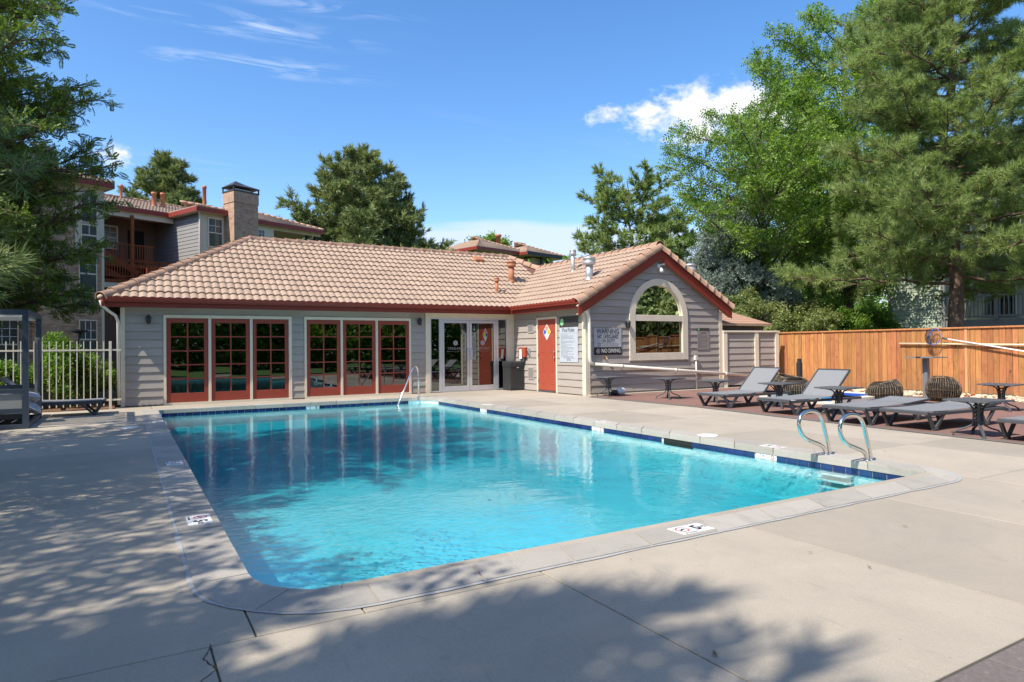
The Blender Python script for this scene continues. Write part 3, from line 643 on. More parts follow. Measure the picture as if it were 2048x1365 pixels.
# ---- french doors
def french_set(x0,x1,doors):
    fr=MB(); fr.box(x0,x1,-.035,.03,2.045,2.12,bev=.004)
    xs=[x0]+[v for d in doors for v in d]+[x1]
    for i in range(0,len(xs),2): fr.box(xs[i],xs[i+1],-.035,.03,0.0,2.043,bev=.004)
    fr.box(x0,x1,-.05,.04,-.004,.045)
    build('door_frame',fr,m_cream,club)
    for a,b in doors:
        g=.006; a+=g;b-=g; st=.088; d=MB(); y0,y1=-.012,.028
        d.box(a,a+st,y0,y1,.052,2.04,bev=.003); d.box(b-st,b,y0,y1,.052,2.04,bev=.003); d.box(a+st,b-st,y0,y1,1.935,2.04,bev=.003); d.box(a+st,b-st,y0,y1,.052,.268,bev=.003)
        xm=(a+b)/2; d.box(xm-.016,xm+.016,y0+.004,y1-.004,.268,1.935)
        zs=[.268+i*(1.935-.268)/5 for i in range(6)]
        for z in zs[1:-1]: d.box(a+st,xm-.016,y0+.005,y1-.005,z-.014,z+.014); d.box(xm+.016,b-st,y0+.005,y1-.005,z-.014,z+.014)
        dr=build('french_door',d,m_reddoor,club)
        for i in range(5):
            for xa,xb in ((a+st,xm-.016),(xm+.016,b-st)):
                w=random.uniform(-.0035,.0035); w2=random.uniform(-.002,.002)
                z0=zs[i]+(.014 if i else 0); z1=zs[i+1]-(.014 if i<4 else 0)
                build('pane',MB().add([(xa,.006+w,z0),(xb,.006-w,z0),(xb,.006-w+w2,z1),(xa,.006+w+w2,z1)],[(0,1,2,3)]),m_glass,dr)
french_set(.79,3.705,[(.85,1.752),(1.815,2.697),(2.757,3.63)])
french_set(4.02,6.955,[(4.077,4.964),(5.024,5.928),(5.99,6.90)])
# ---- storefront doors
sf=MB(); sf.box(7.395,7.53,-.04,.02,0,2.285,bev=.004); sf.box(7.53,10.07,-.04,.02,2.15,2.285,bev=.004); sf.box(10.07,WD-.02,-.04,.05,0,2.285,bev=.004); build('storefront_casing',sf,m_cream,club)
al=MB()
for a,b in ((7.53,7.57),(7.82,7.90),(9.69,9.77),(10.04,10.07)): al.box(a,b,-.025,.03,0.01,2.15,bev=.003)
for a,b in ((7.57,7.82),(9.77,10.04)): al.box(a,b,-.02,.03,2.11,2.15); al.box(a,b,-.02,.03,.01,.045)
al.box(7.90,9.69,-.025,.03,2.085,2.15); al.box(7.90,9.69,-.03,.04,0,.02); build('storefront_frame',al,m_alu,club)
for a,b in ((7.57,7.82),(9.77,10.04)): build('side_pane',MB().add([(a,.005,.045),(b,.005,.045),(b,.005,2.11),(a,.005,2.11)],[(0,1,2,3)]),m_glass2,club)
for a,b,hx in ((7.905,8.79,8.745),(8.80,9.685,8.845)):
    d=MB(); st=.075
    d.box(a,a+st,-.02,.022,.025,2.08,bev=.003); d.box(b-st,b,-.02,.022,.025,2.08,bev=.003); d.box(a+st,b-st,-.02,.022,2.0,2.08,bev=.003); d.box(a+st,b-st,-.02,.022,.025,.16,bev=.003)
    dr=build('glass_door',d,m_alu,club); build('pane',MB().add([(a+st,.002,.16),(b-st,.002,.16),(b-st,.002,2.0),(a+st,.002,2.0)],[(0,1,2,3)]),m_glass2,dr)
    h=MB(); hxx=hx
    h.tube([(hxx,-.02,.92),(hxx,-.075,.94),(hxx,-.075,1.24),(hxx,-.02,1.26)],.013,8); build('pull_handle',h,m_alu,dr)
    c=((a+b)/2,-.002,1.42); n=24
    build('round_logo',MB().add([(c[0]+.075*math.cos(2*PI*k/n),-.0015,c[2]+.075*math.sin(2*PI*k/n)) for k in range(n)],[tuple(range(n))[::-1]]),mat('etched_white',(.30,.30,.30),.5),dr)
    text_mesh('V',.09,m_grey,dr,(c[0],-.0035,c[2]),(1,0,0),(0,0,1),ext=.0005)
    text_mesh('VERDANT' if a<8.5 else 'VERDANT',.10,mat('etched_white',(.30,.30,.30),.5),dr,(c[0],-.0025,1.255),(1,0,0),(0,0,1),ext=.0005,space=1.15)
    build('logo_rule',MB().box(c[0]-.28,c[0]+.28,-.0035,-.0015,1.172,1.177),mat('etched_white',(.30,.30,.30),.5),dr)
# ---- red steel door on the return wall
fr=MB(); X=WD
fr.box(X-.03,X+.02,-1.385,-1.315,0,2.125,bev=.003); fr.box(X-.03,X+.02,-2.365,-2.30,0,2.125,bev=.003); fr.box(X-.03,X+.02,-2.298,-1.387,2.06,2.125,bev=.003); build('door_frame',fr,m_cream,club)
d=MB(); d.box(X-.012,X+.02,-2.296,-1.389,.05,2.055); dr=build('steel_door',d,m_red2,club)
for (y0,y1) in ((-1.50,-1.76),(-1.93,-2.19)):
    for (z0,z1) in ((.22,.50),(.58,1.0),(1.12,1.60),(1.68,1.92)):
        p=MB(); b=.018; xo=X-.0125
        p.add([(xo,y0,z0),(xo,y1,z0),(xo,y1,z1),(xo,y0,z1),(xo-.005,y0-b,z0+b),(xo-.005,y1+b,z0+b),(xo-.005,y1+b,z1-b),(xo-.005,y0-b,z1-b)],[(0,1,5,4),(1,2,6,5),(2,3,7,6),(3,0,4,7),(4,5,6,7)])
        build('raised_panel',p,m_red2,dr)
build('threshold',MB().box(X-.04,X+.02,-2.296,-1.389,.0,.045),m_char,club)
for z in (.98,1.14): build('door_knob' if z<1.1 else 'deadbolt',MB().tube([(X-.012,-2.235,z),(X-.03,-2.235,z),(X-.045,-2.235,z),(X-.085,-2.235,z)],[.032,.018,.03 if z<1.1 else .024,.026 if z<1.1 else .022],12),m_steel,dr)
for z in (.3,1.05,1.85): build('hinge',MB().box(X-.036,X-.028,-1.40,-1.382,z-.05,z+.05),m_galv,dr)
# hazard diamond
c=(X-.0135,-1.85,1.70); hh=.185
def dia(cy,cz,h,m,x): return build('diamond_field',MB().add([(x,cy,cz+h),(x,cy-h,cz),(x,cy,cz-h),(x,cy+h,cz)],[(0,1,2,3)]),m,dr)
build('hazard_placard',MB().box(-.003,.0,-hh/1.0,hh/1.0,-hh,hh).mesh and MB().add([(X-.018,c[1],c[2]+.235),(X-.018,c[1]-.20,c[2]),(X-.018,c[1],c[2]-.235),(X-.018,c[1]+.20,c[2]),(X-.02,c[1],c[2]+.235),(X-.02,c[1]-.20,c[2]),(X-.02,c[1],c[2]-.235),(X-.02,c[1]+.20,c[2])],[(4,5,6,7),(0,1,5,4),(1,2,6,5),(2,3,7,6),(3,0,4,7)]),m_paper,dr)
dia(c[1],c[2]+.105,.088,m_orp,X-.0212); dia(c[1]+.098,c[2],.088,m_blue,X-.0212); dia(c[1]-.098,c[2],.088,m_yel,X-.0212)
text_mesh('3',.12,m_blk,dr,(X-.022,c[1]-.098+.196,c[2]),(0,-1,0),(0,0,1),ext=.0004); text_mesh('2',.12,m_blk,dr,(X-.022,c[1]-.098,c[2]),(0,-1,0),(0,0,1),ext=.0004); text_mesh('1',.12,m_blk,dr,(X-.022,c[1],c[2]+.1),(0,-1,0),(0,0,1),ext=.0004)
# wall vents
for z0,z1 in ((1.70,2.07),(.33,.71)):
    v=MB(); v.box(X-.035,X-.0,-1.15,-.84,z0,z1,bev=.004); vt=build('wall_vent',v,m_cream if False else mat('vent_paint',(.42,.385,.36),.6),club)
    s=MB(); zz=z0+.03
    while zz<z1-.03:
        for a,b in ((-1.125,-1.0),(-.99,-.865)): s.box(X-.041,X-.034,a,b,zz,zz+.008)
        zz+=.016
    build('vent_slats',s,mat('vent_slat_paint',(.30,.275,.26),.7),vt)['kind']='stuff'
# ---- arched window
ww=MB(); n=28; ro,ri=1.076,.88; zc=2.07; y0=-DD-.055; y1=-DD+.06
pts_o=[(cxw+ro*math.cos(PI*k/n),zc+ro*math.sin(PI*k/n)*1.0) for k in range(n+1)]; pts_i=[(cxw+ri*math.cos(PI*k/n),zc+ri*math.sin(PI*k/n)*1.02) for k in range(n+1)]
m_=n+1
vs=[(x,y0,z) for x,z in pts_o]+[(x,y0,z) for x,z in pts_i]+[(x,y1,z) for x,z in pts_o]+[(x,y1,z) for x,z in pts_i]
fs=[]
for k in range(n): fs+=[(k,k+1,m_+k+1,m_+k)[::-1],(m_+k,m_+k+1,3*m_+k+1,3*m_+k)[::-1],(k,k+1,2*m_+k+1,2*m_+k)]
ww.add(vs,fs)
xo0,xo1,xi0,xi1=cxw-ro,cxw+ro,cxw-ri,cxw+ri
win=build('arched_window',ww,m_cream,club)
rl=MB(); rl.box(xo0,xi0,y0,y1,.885,2.07,bev=.004); rl.box(xi1,xo1,y0,y1,.885,2.07,bev=.004); rl.box(xi0,xi1,y0+.003,y1,.885,1.085,bev=.004); rl.box(xi0,xi1,y0+.006,y1,1.965,2.13,bev=.006); build('window_rails',rl,m_cream,win)
build('upper_pane',MB().add([(xi0,-DD+.02,2.13)]+[(x,-DD+.02,max(z,2.13)) for x,z in pts_i[::-1]]+[(xi1,-DD+.02,2.13)],[tuple(range(m_+2))]),m_glass,win)
for a,b in ((xi0,cxw-.012),(cxw+.012,xi1)): build('lower_pane',MB().add([(a,-DD+.02,1.085),(b,-DD+.022,1.085),(b,-DD+.02,1.965),(a,-DD+.022,1.965)],[(0,1,2,3)]),m_glass,win)
build('mullion',MB().box(cxw-.012,cxw+.012,-DD+.012,-DD+.03,1.085,1.965),m_blk,win)
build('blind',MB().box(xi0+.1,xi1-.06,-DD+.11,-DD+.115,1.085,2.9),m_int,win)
# ---- fascia and gutters
fa=MB(); e=.012
fa.box(XE+.05,WD-OV-.001,-OV,-OV+.025,2.265,2.50); build('fascia',fa,m_redtrim,club)
fa=MB(); fa.box(XE+.02,XE+.045,-OV,6.9+OV,2.265,2.50); build('fascia',fa,m_redtrim,club)
fa=MB(); fa.box(WD-OV,WD-OV+.025,-DD-.13,-OV+.024,2.262,2.50); build('fascia',fa,m_redtrim,club)
build('soffit',MB().box(XE+.05,WD-.02,-OV+.026,.01,2.285,2.30),m_cream,club); build('soffit',MB().box(WD-OV+.026,WD-.002,-DD-.12,-OV+.02,2.287,2.302),m_cream,club)
def gutter(name,a,b,out,parent,mtl=m_redtrim):
    a=Vector(a);b=Vector(b);o=Vector(out); prof=[(0,0),(.02,-.115),(.085,-.115),(.095,-.08),(.115,-.045),(.12,0),(.112,0),(.105,-.04),(.08,-.105),(.028,-.105),(.01,0)]
    vs=[p+o*u+Vector((0,0,w)) for p in(a,b) for u,w in prof]; k=len(prof)
    mb=MB().add(vs,[(i,(i+1)%k,k+(i+1)%k,k+i) for i in range(k)]+[tuple(range(k)),tuple(range(k,2*k))[::-1]]); return build(name,mb,mtl,parent)
gutter('gutter',(XE-.0,-OV-.001,2.495),(WD-OV-.12,-OV-.001,2.495),(0,-1,0),club); gutter('gutter',(WD-OV-.001,-OV-.12,2.494),(WD-OV-.001,-DD-.12,2.494),(-1,0,0),club)
gutter('gutter',(XE+.02,6.9,2.494),(XE+.02,-OV,2.494),(-1,0,0),club)
# rake boards on the gable
RK=.14
yk=-DD-RK
for sx in (-1,1):
    xa=gxm; xb=gxm+sx*(GG/2+OV+.02); za=3.97; zb=za-slope*(GG/2+OV+.02); hh=.30
    mb=MB(); 
    vs=[(x,y,z+dz) for y in(yk,yk+.03) for x,z in((xa,za),(xb,zb)) for dz in(0,-hh)]
    mb.add(vs,[(0,2,3,1),(4,5,7,6),(1,3,7,5),(0,4,6,2),(2,6,7,3),(0,1,5,4)]); build('rake_board',mb,m_redtrim,club)
    so_=MB(); vs=[(x,y,z-hh+.03) for y in(yk+.03,-DD+.0) for x,z in((xa,za),(xb,zb))]; so_.add(vs,[(0,1,3,2)]); build('soffit',so_,m_siding,club)
# ---- roof: deck sheets then tiles
n_up=lambda sx,sy:Vector((sx,sy,0))
cos_,sin_=math.cos(math.atan(TP)),math.sin(math.atan(TP))
RX0,RX1,RY,RZ=XE+3.6,12.05,-OV+3.6,ZE+3.6*TP
GZ=ZE+(gxm-(WD-OV))*TP; GYv=-OV+(gxm-(WD-OV))
rd=MB(); lw=-.03
rd.add([(XE,-OV,ZE+lw),(WD-OV,-OV,ZE+lw),(gxm,GYv,GZ+lw),(RX1,RY,RZ+lw),(RX0,RY,RZ+lw)],[(0,1,2,3,4)])
rd.add([(WD-OV,-OV,ZE+lw),(WD-OV,-DD-RK,ZE+lw),(gxm,-DD-RK,GZ+lw),(gxm,GYv,GZ+lw)],[(0,1,2,3)])
rd.add([(gxm,GYv+3,GZ+lw),(gxm,-DD-RK,GZ+lw),(gx1+OV,-DD-RK,ZE+lw),(gx1+OV,GYv+3,ZE+lw)],[(0,1,2,3)])
rd.add([(XE,-OV,ZE+lw),(RX0,RY,RZ+lw),(XE,7.2,ZE+lw)],[(0,1,2)]); rd.add([(RX0,RY,RZ+lw),(RX1,RY,RZ+lw),(15.6,7.2,ZE+lw),(XE,7.2,ZE+lw)],[(0,1,2,3)]); rd.add([(RX1,RY,RZ+lw),(gxm,GYv,GZ+lw),(15.6,1.0,ZE+lw),(15.6,7.2,ZE+lw)],[(0,1,2,3)])
build('roof_deck',rd,mat('roof_underlay',(.16,.075,.05),.95),club)
TW,TL,TH=.352,.40,.036; EXP=.3235
def tile_geo(seg=7,thick=.032,tail=True):
    mb=MB(); N=seg*2+1; prof=[]
    for i in range(N):
        x=TW*i/(N-1); ph=(x/(TW/2))%1.0; z=TH*(math.sin(PI*ph)**.75 if 0<ph<1 else 0); prof.append((x,z))
    vs=[(x,0,z+.046) for x,z in prof]+[(x,TL,z+.006) for x,z in prof]+[(x,0,z+.046-thick) for x,z in prof]
    fs=[(i,i+1,N+i+1,N+i) for i in range(N-1)]
    mb.add(vs,fs,0,True); o=0
    # front edge uses its own verts for a crisp butt end
    mb.add([vs[i] for i in range(N)]+[vs[2*N+i] for i in range(N)],[(i,N+i,N+i+1,i+1) for i in range(N-1)],0,False)
    return mb
tg=tile_geo(); tile_me=tg.mesh('roof_tile',m_tile)
def slope_tiles(org,ex,es,rows,cols,planes,parent,quota,vis):
    # org eave corner, ex along the eave, es up the slope, planes: (point, inward normal) in plan
    ex=Vector(ex).normalized(); es=Vector(es).normalized(); en=ex.cross(es); rot=Matrix((ex,es,en)).transposed()
    full=[];part=[]
    for r in range(rows):
        for c in range(cols):
            o=org+ex*(c*TW+( .0 if r%2==0 else .0))+es*(r*EXP)
            corners=[o,o+ex*TW,o+ex*TW+es*TL,o+es*TL]; st=0
            dmin=1e9;dmax=-1e9; inside=True; outside=False
            for p,nrm in planes:
                ds=[(q-p).dot(nrm) for q in corners]
                if max(ds)<=.02: outside=True
                if min(ds)<-.002: inside=False
            if outside: continue
            jz=random.uniform(-.003,.003); jr=Matrix.Rotation(random.uniform(-.004,.004),3,'Z')@Matrix.Rotation(random.uniform(-.006,.006),3,'X')
            (full if inside else part).append((o+en*jz,rot@jr))
    full.sort(key=lambda t:vis(t[0]))
    for o,rt in full[:quota]: inst('roof_tile',tile_me,parent,o,rt)
    bmj=bmesh.new()
    rest=full[quota:]
    off=root_of(parent).location
    V=[];F=[]
    for o,rt in rest:
        k=len(V); V+= [tuple(rt@Vector(q)+o-off) for q in tg.v]; F+=[tuple(i+k for i in f) for f in tg.f]
    for o,rt in part:
        b=bmesh.new(); vv=[b.verts.new(rt@Vector(q)+o) for q in tg.v]
        for f in tg.f: b.faces.new([vv[i] for i in f])
        for p,nrm in planes: bmesh.ops.bisect_plane(b,geom=b.verts[:]+b.edges[:]+b.faces[:],plane_co=p,plane_no=nrm,clear_inner=True)
        b.verts.index_update(); k=len(V); V+=[tuple(q.co-off) for q in b.verts]; F+=[tuple(q.index+k for q in f.verts) for f in b.faces]; b.free()
    me=bpy.data.meshes.new('edge_tiles'); me.from_pydata(V,[],F); me.materials.append(m_tile); me.polygons.foreach_set('use_smooth',[len(f)==4 for f in F]); me.update()
    o=bpy.data.objects.new('cut_and_distant_tiles',me); COL.objects.link(o); o.parent=parent; o['kind']='stuff'
cp=Vector((.023,-17.49,1.27)); vis=lambda o:(o-cp).length
s2=math.sqrt(.5)
P=lambda x,y:Vector((x,y,0))
up_f=Vector((0,cos_,sin_)); up_l=Vector((cos_,0,sin_))
slope_tiles(Vector((XE,-OV-.035,ZE-.02)),(1,0,0),up_f,13,36,[(P(XE-.02,-OV-.02),P(s2,-s2)),(P(WD-OV,-OV),P(-s2,s2)),(P(gxm,GYv),P(-s2,-s2)),(P(0,RY-.01),P(0,-1))],club,205,vis)
slope_tiles(Vector((WD-OV-.035,GYv+.1,ZE-.02)),(0,-1,0),up_l,10,20,[(P(WD-OV,-OV),P(s2,-s2)),(P(gxm-.01,0),P(-1,0)),(P(0,-DD-RK+.02),P(0,1))],club,95,vis)
# barrel cap tiles: ridge, hip, rake
def cap_geo(L=.40,r0=.105,r1=.088,n=9,ang=190,thick=.016):
    mb=MB(); a0=(180-ang)/2; 
    rings=[]
    for y,r in ((0,r0+.006),(.03,r0+.006),(.035,r0),(L,r1)):
        rings.append([(r*math.cos(R(a0+ang*k/n)),y,r*math.sin(R(a0+ang*k/n))-.02) for k in range(n+1)])
    m1=n+1; vs=sum(rings,[]); mb.add(vs,[(i*m1+k,i*m1+k+1,(i+1)*m1+k+1,(i+1)*m1+k)[::-1] for i in range(3) for k in range(n)],0,True)
    inner=[(x*(1-thick/r0),y,z*(1-thick/r0)) for x,y,z in rings[0]]; mb.add(rings[0]+inner,[(k,k+1,m1+k+1,m1+k) for k in range(n)]); return mb
cap=cap_geo(.44,.155,.135,10,185).mesh('ridge_tile',m_ridge); rkg=cap_geo(.40,.155,.14,12,220).mesh('rake_tile',m_ridge)
def cap_run(a,b,name,me,step=.345,lift=.0,jit=.004):
    a=Vector(a);b=Vector(b); L=(b-a).length; d=(b-a).normalized(); x=d.cross(Vector((0,0,1))).normalized(); z=x.cross(d); rot=Matrix((x,d,z)).transposed(); k=int(L/step)+1; st=L/k
    for i in range(k): 
        rr=rot@Matrix.Rotation(R(random.uniform(-1.5,1.5)),3,'Z')@Matrix.Rotation(R(-2.2),3,'X'); inst(name,me,club,a+d*st*i+z*(lift+.028+random.uniform(-jit,jit)),rr)
cap_run((XE-.03,-OV-.03,ZE-.03),(RX0,RY,RZ-.05),'hip_tile',cap)
cap_run((RX0,RY,RZ-.05),(RX1,RY,RZ-.05),'ridge_tile',cap)
cap_run((gxm,GYv,GZ-.05),(RX1,RY,RZ-.05),'hip_tile',cap)
cap_run((gxm,-DD-RK,GZ-.06),(gxm,GYv,GZ-.05),'ridge_tile',cap)
for sx in (-1,1): cap_run((gxm+sx*(GG/2+OV+.05),yk+.085,ZE-.085),(gxm+sx*.02,yk+.085,GZ-.10),'rake_tile',rkg,lift=-.0)
# mortar plug at the hip end
build('hip_end_mortar',MB().lathe((XE-.03,-OV-.03,ZE-.02),[(.0,0),(.07,.0),(.075,.05),(.03,.09)],10),mat('mortar',(.45,.36,.28),.95),club)
# roof vents: point on the front slope from plan position
def zf(x,y): return ZE+(y+OV)*TP
def zl(x,y): return ZE+(x-(WD-OV))*TP
def vent(x,y,z,r,h,capr,caph,m,slat=True,band=True,name='roof_vent'):
    b=MB(); b.lathe((x,y,z-.12),[(r*1.02,0),(r*1.0,h*.93)],16); pr=build(name,b,m,club)
    c=MB(); c.lathe((x,y,z-.12+h*.93),[(r,-.03),(capr,-.01),(capr,caph*.35),(capr*.9,caph*.37),(capr*.9,caph*.62),(capr,caph*.65),(capr,caph*.9),(capr*.35,caph)],18); build('vent_cap',c,m,pr)
    if slat:
        s=MB()
        for k in range(22): 
            an=2*PI*k/22; s.bar((x+capr*.97*math.cos(an),y+capr*.97*math.sin(an),z-.12+h*.93+caph*.34),(x+capr*.97*math.cos(an),y+capr*.97*math.sin(an),z-.12+h*.93+caph*.66),.008,.008)
        build('vent_grille',s,m,pr)
    f=MB(); f.lathe((x,y,z-.02),[(r*1.5,0),(r*1.25,.05),(r*1.04,.09)],16); build('vent_flashing',f,m,pr)
    if band: build('vent_band',MB().lathe((x,y,z+.06),[(r*1.1,0),(r*1.1,.025)],16),m,pr)
vent(11.05,1.35,zf(11.05,1.35),.095,.70,.15,.19,m_ventred)
vent(10.05,.55,zf(10.05,.55),.048,.55,.082,.11,m_ventred,slat=False)
vent(11.9,-.95,zl(11.9,-.95),.058,.75,.10,.14,m_galv)
vent(11.16,-2.75,zl(11.16,-2.75),.105,.62,.175,.20,m_galv)
b=MB().lathe((14.82,-2.95,2.9),[(.12,0),(.12,.7)],16); pr=build('roof_vent',b,m_galv,club)
build('vent_cap',MB().lathe((14.82,-2.95,3.52),[(.12,-.02),(.2,0),(.2,.07),(.185,.075),(.185,.16),(.2,.165),(.2,.2),(.06,.25)],20),m_galv,pr)
b=MB(); b.box(-.17,.17,-.14,.14,-.03,.07,bev=.02); vb=build('low_roof_vent',b,m_ventred,club,local=True); vb.matrix_local=Matrix.Translation(Vector((10.55,2.75,zf(10.5,2.75)+.08))-club.location)@Matrix((Vector((1,0,0)),up_f,Vector((1,0,0)).cross(up_f))).transposed().to_4x4()
# ---- downspouts
ds=MB(); ds.tube([(XE-.04,-OV-.06,2.40),(XE-.02,-OV-.03,2.30),(-.28,-.22,2.16),(-.17,-.14,2.08),(-.12,-.085,1.95),(-.11,-.075,.06)],.040,10,flat=.8); build('downspout',ds,m_white,club)
build('red_gutter_outlet',MB().tube([(XE-.02,-OV-.06,2.42),(XE+.02,-OV-.04,2.28)],.045,10),m_redtrim,club)
ds=MB(); ds.tube([(WD-OV-.05,-DD-.10,2.42),(WD-OV-.02,-DD-.09,2.36)],.045,10); build('red_gutter_outlet',ds,m_redtrim,club)
ds=MB(); ds.tube([(WD-OV-.03,-DD-.09,2.36),(WD-.17,-DD-.09,2.27),(WD-.03,-DD-.09,2.19),(WD+.03,-DD-.09,2.08),(WD+.055,-DD-.09,1.9),(WD+.055,-DD-.09,1.0),(WD+.065,-DD-.09,.90),(WD+.11,-DD-.09,.84),(WD+.2,-DD-.09,.815)],.046,10); build('downspout',ds,m_white,club)
ds=MB(); a=Vector((WD+.16,-DD-.09,.82)); b=Vector((16.65,-DD-.13,.33)); ds.tube([a,b],.041,12); dn=build('sloping_drain_pipe',ds,m_white,club)
for t in (.155,.47,.795): 
    p=a.lerp(b,t); build('pipe_coupling',MB().tube([a.lerp(b,t-.006),a.lerp(b,t+.006)],.05,12),m_white,dn); build('pipe_strap',MB().tube([p+Vector((0,0,-.04)),p+Vector((.02,.05,-.07)),p+Vector((.03,.09,-.02))],.008,5),m_white,dn)
ds=MB(); ds.tube([(14.24,-DD-.06,.03),(14.24,-DD-.06,.97)],.022,8); ds.box(14.19,14.27,-DD-.09,-DD-.01,.86,.99,bev=.006); build('vertical_conduit',ds,m_white,club)
hb=MB(); hb.tube([(10.95,-DD-.01,.965),(10.95,-DD-.10,.965),(10.97,-DD-.13,.925)],.016,8); hb.tube([(10.93,-DD-.075,1.0),(10.99,-DD-.075,1.0)],.012,6); build('brass_hose_bib',hb,mat('brass',(.62,.38,.16),.35,metal=.8),club)
# ---- things hung on the walls
def lantern(x,y,z,nx,label):
    t=thing('wall_lantern',label,'wall lamp',(x,y,z),0,'black wall lanterns')
    f=MB(); f.box(-.04,.04,-.02,0,-.07,.07); f.bar((0,-.02,.03),(0,-.08,.05),.015,.015); build('bracket',f,m_black,t,local=True)
    c=MB(); c.lathe((0,-.085,-.10),[(.02,0),(.045,.02),(.06,.15),(.068,.155),(.03,.2),(.01,.23)],6,smooth=False); build('lamp_cage',c,m_black,t,local=True)
lantern(.487,-.02,1.99,0,'black wall lantern left of the first french doors'); lantern(7.20,-.02,2.02,0,'black wall lantern between the french doors and the glass doors'); lantern(11.70,-DD-.02,1.86,0,'black wall lantern beside the arched window')
t=thing('security_camera','white floodlight camera under the gable peak','camera',(12.87,-DD-.02,3.50))
build('mount',MB().lathe((0,0,-.03),[(.05,0),(.05,.06)],12).box(-.05,.05,-.03,0,-.06,.06,bev=.01),m_white2,t,local=True)
build('lamp_head',MB().tube([(0,-.03,-.02),(.0,-.09,-.06),(0,-.12,-.12),(0,-.13,-.18)],[.02,.025,.05,.055],12),m_white2,t,local=True); build('sensor',MB().tube([(0,-.03,.02),(.09,-.07,.05),(.14,-.09,.05)],[.015,.02,.03],10),m_white2,t,local=True)
# signs
sg=thing('warning_sign','grey warning sign reading no lifeguard on duty on the gable wall','sign',(11.047,-DD-.03,1.4))
build('board',MB().box(10.59,11.504,-DD-.032,-DD-.024,1.256,1.757,bev=.001),m_silver,sg); build('black_band',MB().box(10.59,11.504,-DD-.0335,-DD-.024,1.054,1.256,bev=.001),m_blk,sg)
yy=-DD-.0345
def tx(s,size,m,x,z,**k): text_mesh(s,size,m,sg,(x,yy,z),(1,0,0),(0,0,1),ext=.0006,**k)
tx('WARNING',.185,m_blk,11.047,1.668,bold=.001,sx=.84); tx('NO LIFEGUARD',.125,m_blk,11.047,1.525,bold=.001,sx=.80); tx('ON DUTY',.125,m_blk,11.047,1.418,bold=.001,sx=.80)
tx('PERSONS UNDER THE AGE OF 16',.045,m_grey,11.047,1.345); tx('MUST HAVE ADULT SUPERVISION',.045,m_grey,11.047,1.292)
build('rule',MB().box(10.68,11.414,yy-.001,yy+.002,1.590,1.595),m_grey,sg)
tx('NO DIVING',.15,m_paper,11.15,1.155,bold=.001,sx=.82)
n=24; rg=MB(); rg.add([(10.72+rr_*math.cos(2*PI*k/n),yy,1.155+rr_*math.sin(2*PI*k/n)) for rr_ in(.05,.062) for k in range(n)],[(k,(k+1)%n,n+(k+1)%n,n+k)[::-1] for k in range(n)]); rg.bar((10.68,yy,1.195),(10.76,yy,1.115),.002,.012); rg.bar((10.69,yy,1.13),(10.74,yy,1.18),.002,.012); build('no_diving_symbol',rg,m_paper,sg)
sg=thing('pool_rules_sign','tall pale pool rules sign beside the red steel door','sign',(WD-.03,-2.92,1.5))
build('board',MB().box(WD-.034,WD-.026,-3.35,-2.50,.86,1.80,bev=.001),mat('pale_blue_sign',(.44,.48,.53),.45),sg)
xx=WD-.0352
def tl(s,size,m,y,z,**k): text_mesh(s,size,m,sg,(xx,y,z),(0,-1,0),(0,0,1),ext=.0005,**k)
tl('Pool Rules',.155,m_blk,-2.925,1.725,bold=.001,sx=.85)
build('rule',MB().box(xx-.001,xx+.002,-3.30,-2.55,1.642,1.646),m_grey,sg)
rs=random.Random(8); z=1.60; L=['All residents must abide by','Children must be supervised at all times by adult','No glass containers allowed in the pool area','No running, pushing, or rough play is allowed at the','pool area','Guests must be accompanied by a resident at all times','No diving permitted in any area of the pool at all','No pets are allowed','Shower before you enter the pool water','Swim at your own risk','No person with open wounds may use the pool','No alcohol is permitted in or round the pool area','Proper swim wear must be worn','Pool hours are posted at office and clubhouse','Keep gate closed at all times','Management may deny use of pool to any person','at any time for any reason','In case of emergency please call 911 right away']
for s in L: text_mesh(s,.030,m_grey,sg,(xx,-2.56,z),(0,-1,0),(0,0,1),ext=.0005,align='LEFT'); z-=.0345
for s in ('POOL HOURS SUBJECT TO CHANGE','POOL HOURS','9 AM - 10 PM'): tl(s,.030,m_blk,-2.925,z-.006); z-=.034
sg2=thing('black_header_sign','black header sign with a round green emblem above the pool rules','sign',(WD-.03,-2.92,1.95))
build('board',MB().box(WD-.034,WD-.026,-3.36,-2.50,1.815,2.085,bev=.001),mat('dark_sign_face',(.05,.05,.048),.4),sg2)
n=24; build('green_emblem',MB().add([(WD-.0352,-2.62+.085*math.cos(2*PI*k/n),1.95+.095*math.sin(2*PI*k/n)) for k in range(n)],[tuple(range(n))]),m_grn,sg2); text_mesh('V',.10,m_paper,sg2,(WD-.036,-2.62,1.95),(0,-1,0),(0,0,1),ext=.0005)
sg3=thing('small_notice_sign','small worn spa rules notice right of the arched window','sign',(14.57,-DD-.03,1.45))
build('board',MB().box(14.326,14.814,-DD-.032,-DD-.024,1.15,1.70,bev=.001),mat('worn_sign',(.27,.235,.22),.6,.2,20),sg3); build('header',MB().box(14.326,14.814,-DD-.0335,-DD-.024,1.70,1.785,bev=.001),mat('dark_sign_face',(.05,.05,.048),.4),sg3)
n=16; build('green_emblem',MB().add([(14.38+.032*math.cos(2*PI*k/n),-DD-.0345,1.742+.032*math.sin(2*PI*k/n)) for k in range(n)],[tuple(range(n))[::-1]]),m_grn,sg3)
text_mesh('Spa Rules',.05,m_blk,sg3,(14.57,-DD-.0335,1.64),(1,0,0),(0,0,1),ext=.0005)
z=1.59
for s in L[:12]: text_mesh(s,.018,m_grey,sg3,(14.35,-DD-.0335,z),(1,0,0),(0,0,1),ext=.0005,align='LEFT'); z-=.032
t=thing('red_clipboard_box','red wall box with a white sheet hanging beside the bin','wall box',(WD-.05,-.55,1.1))
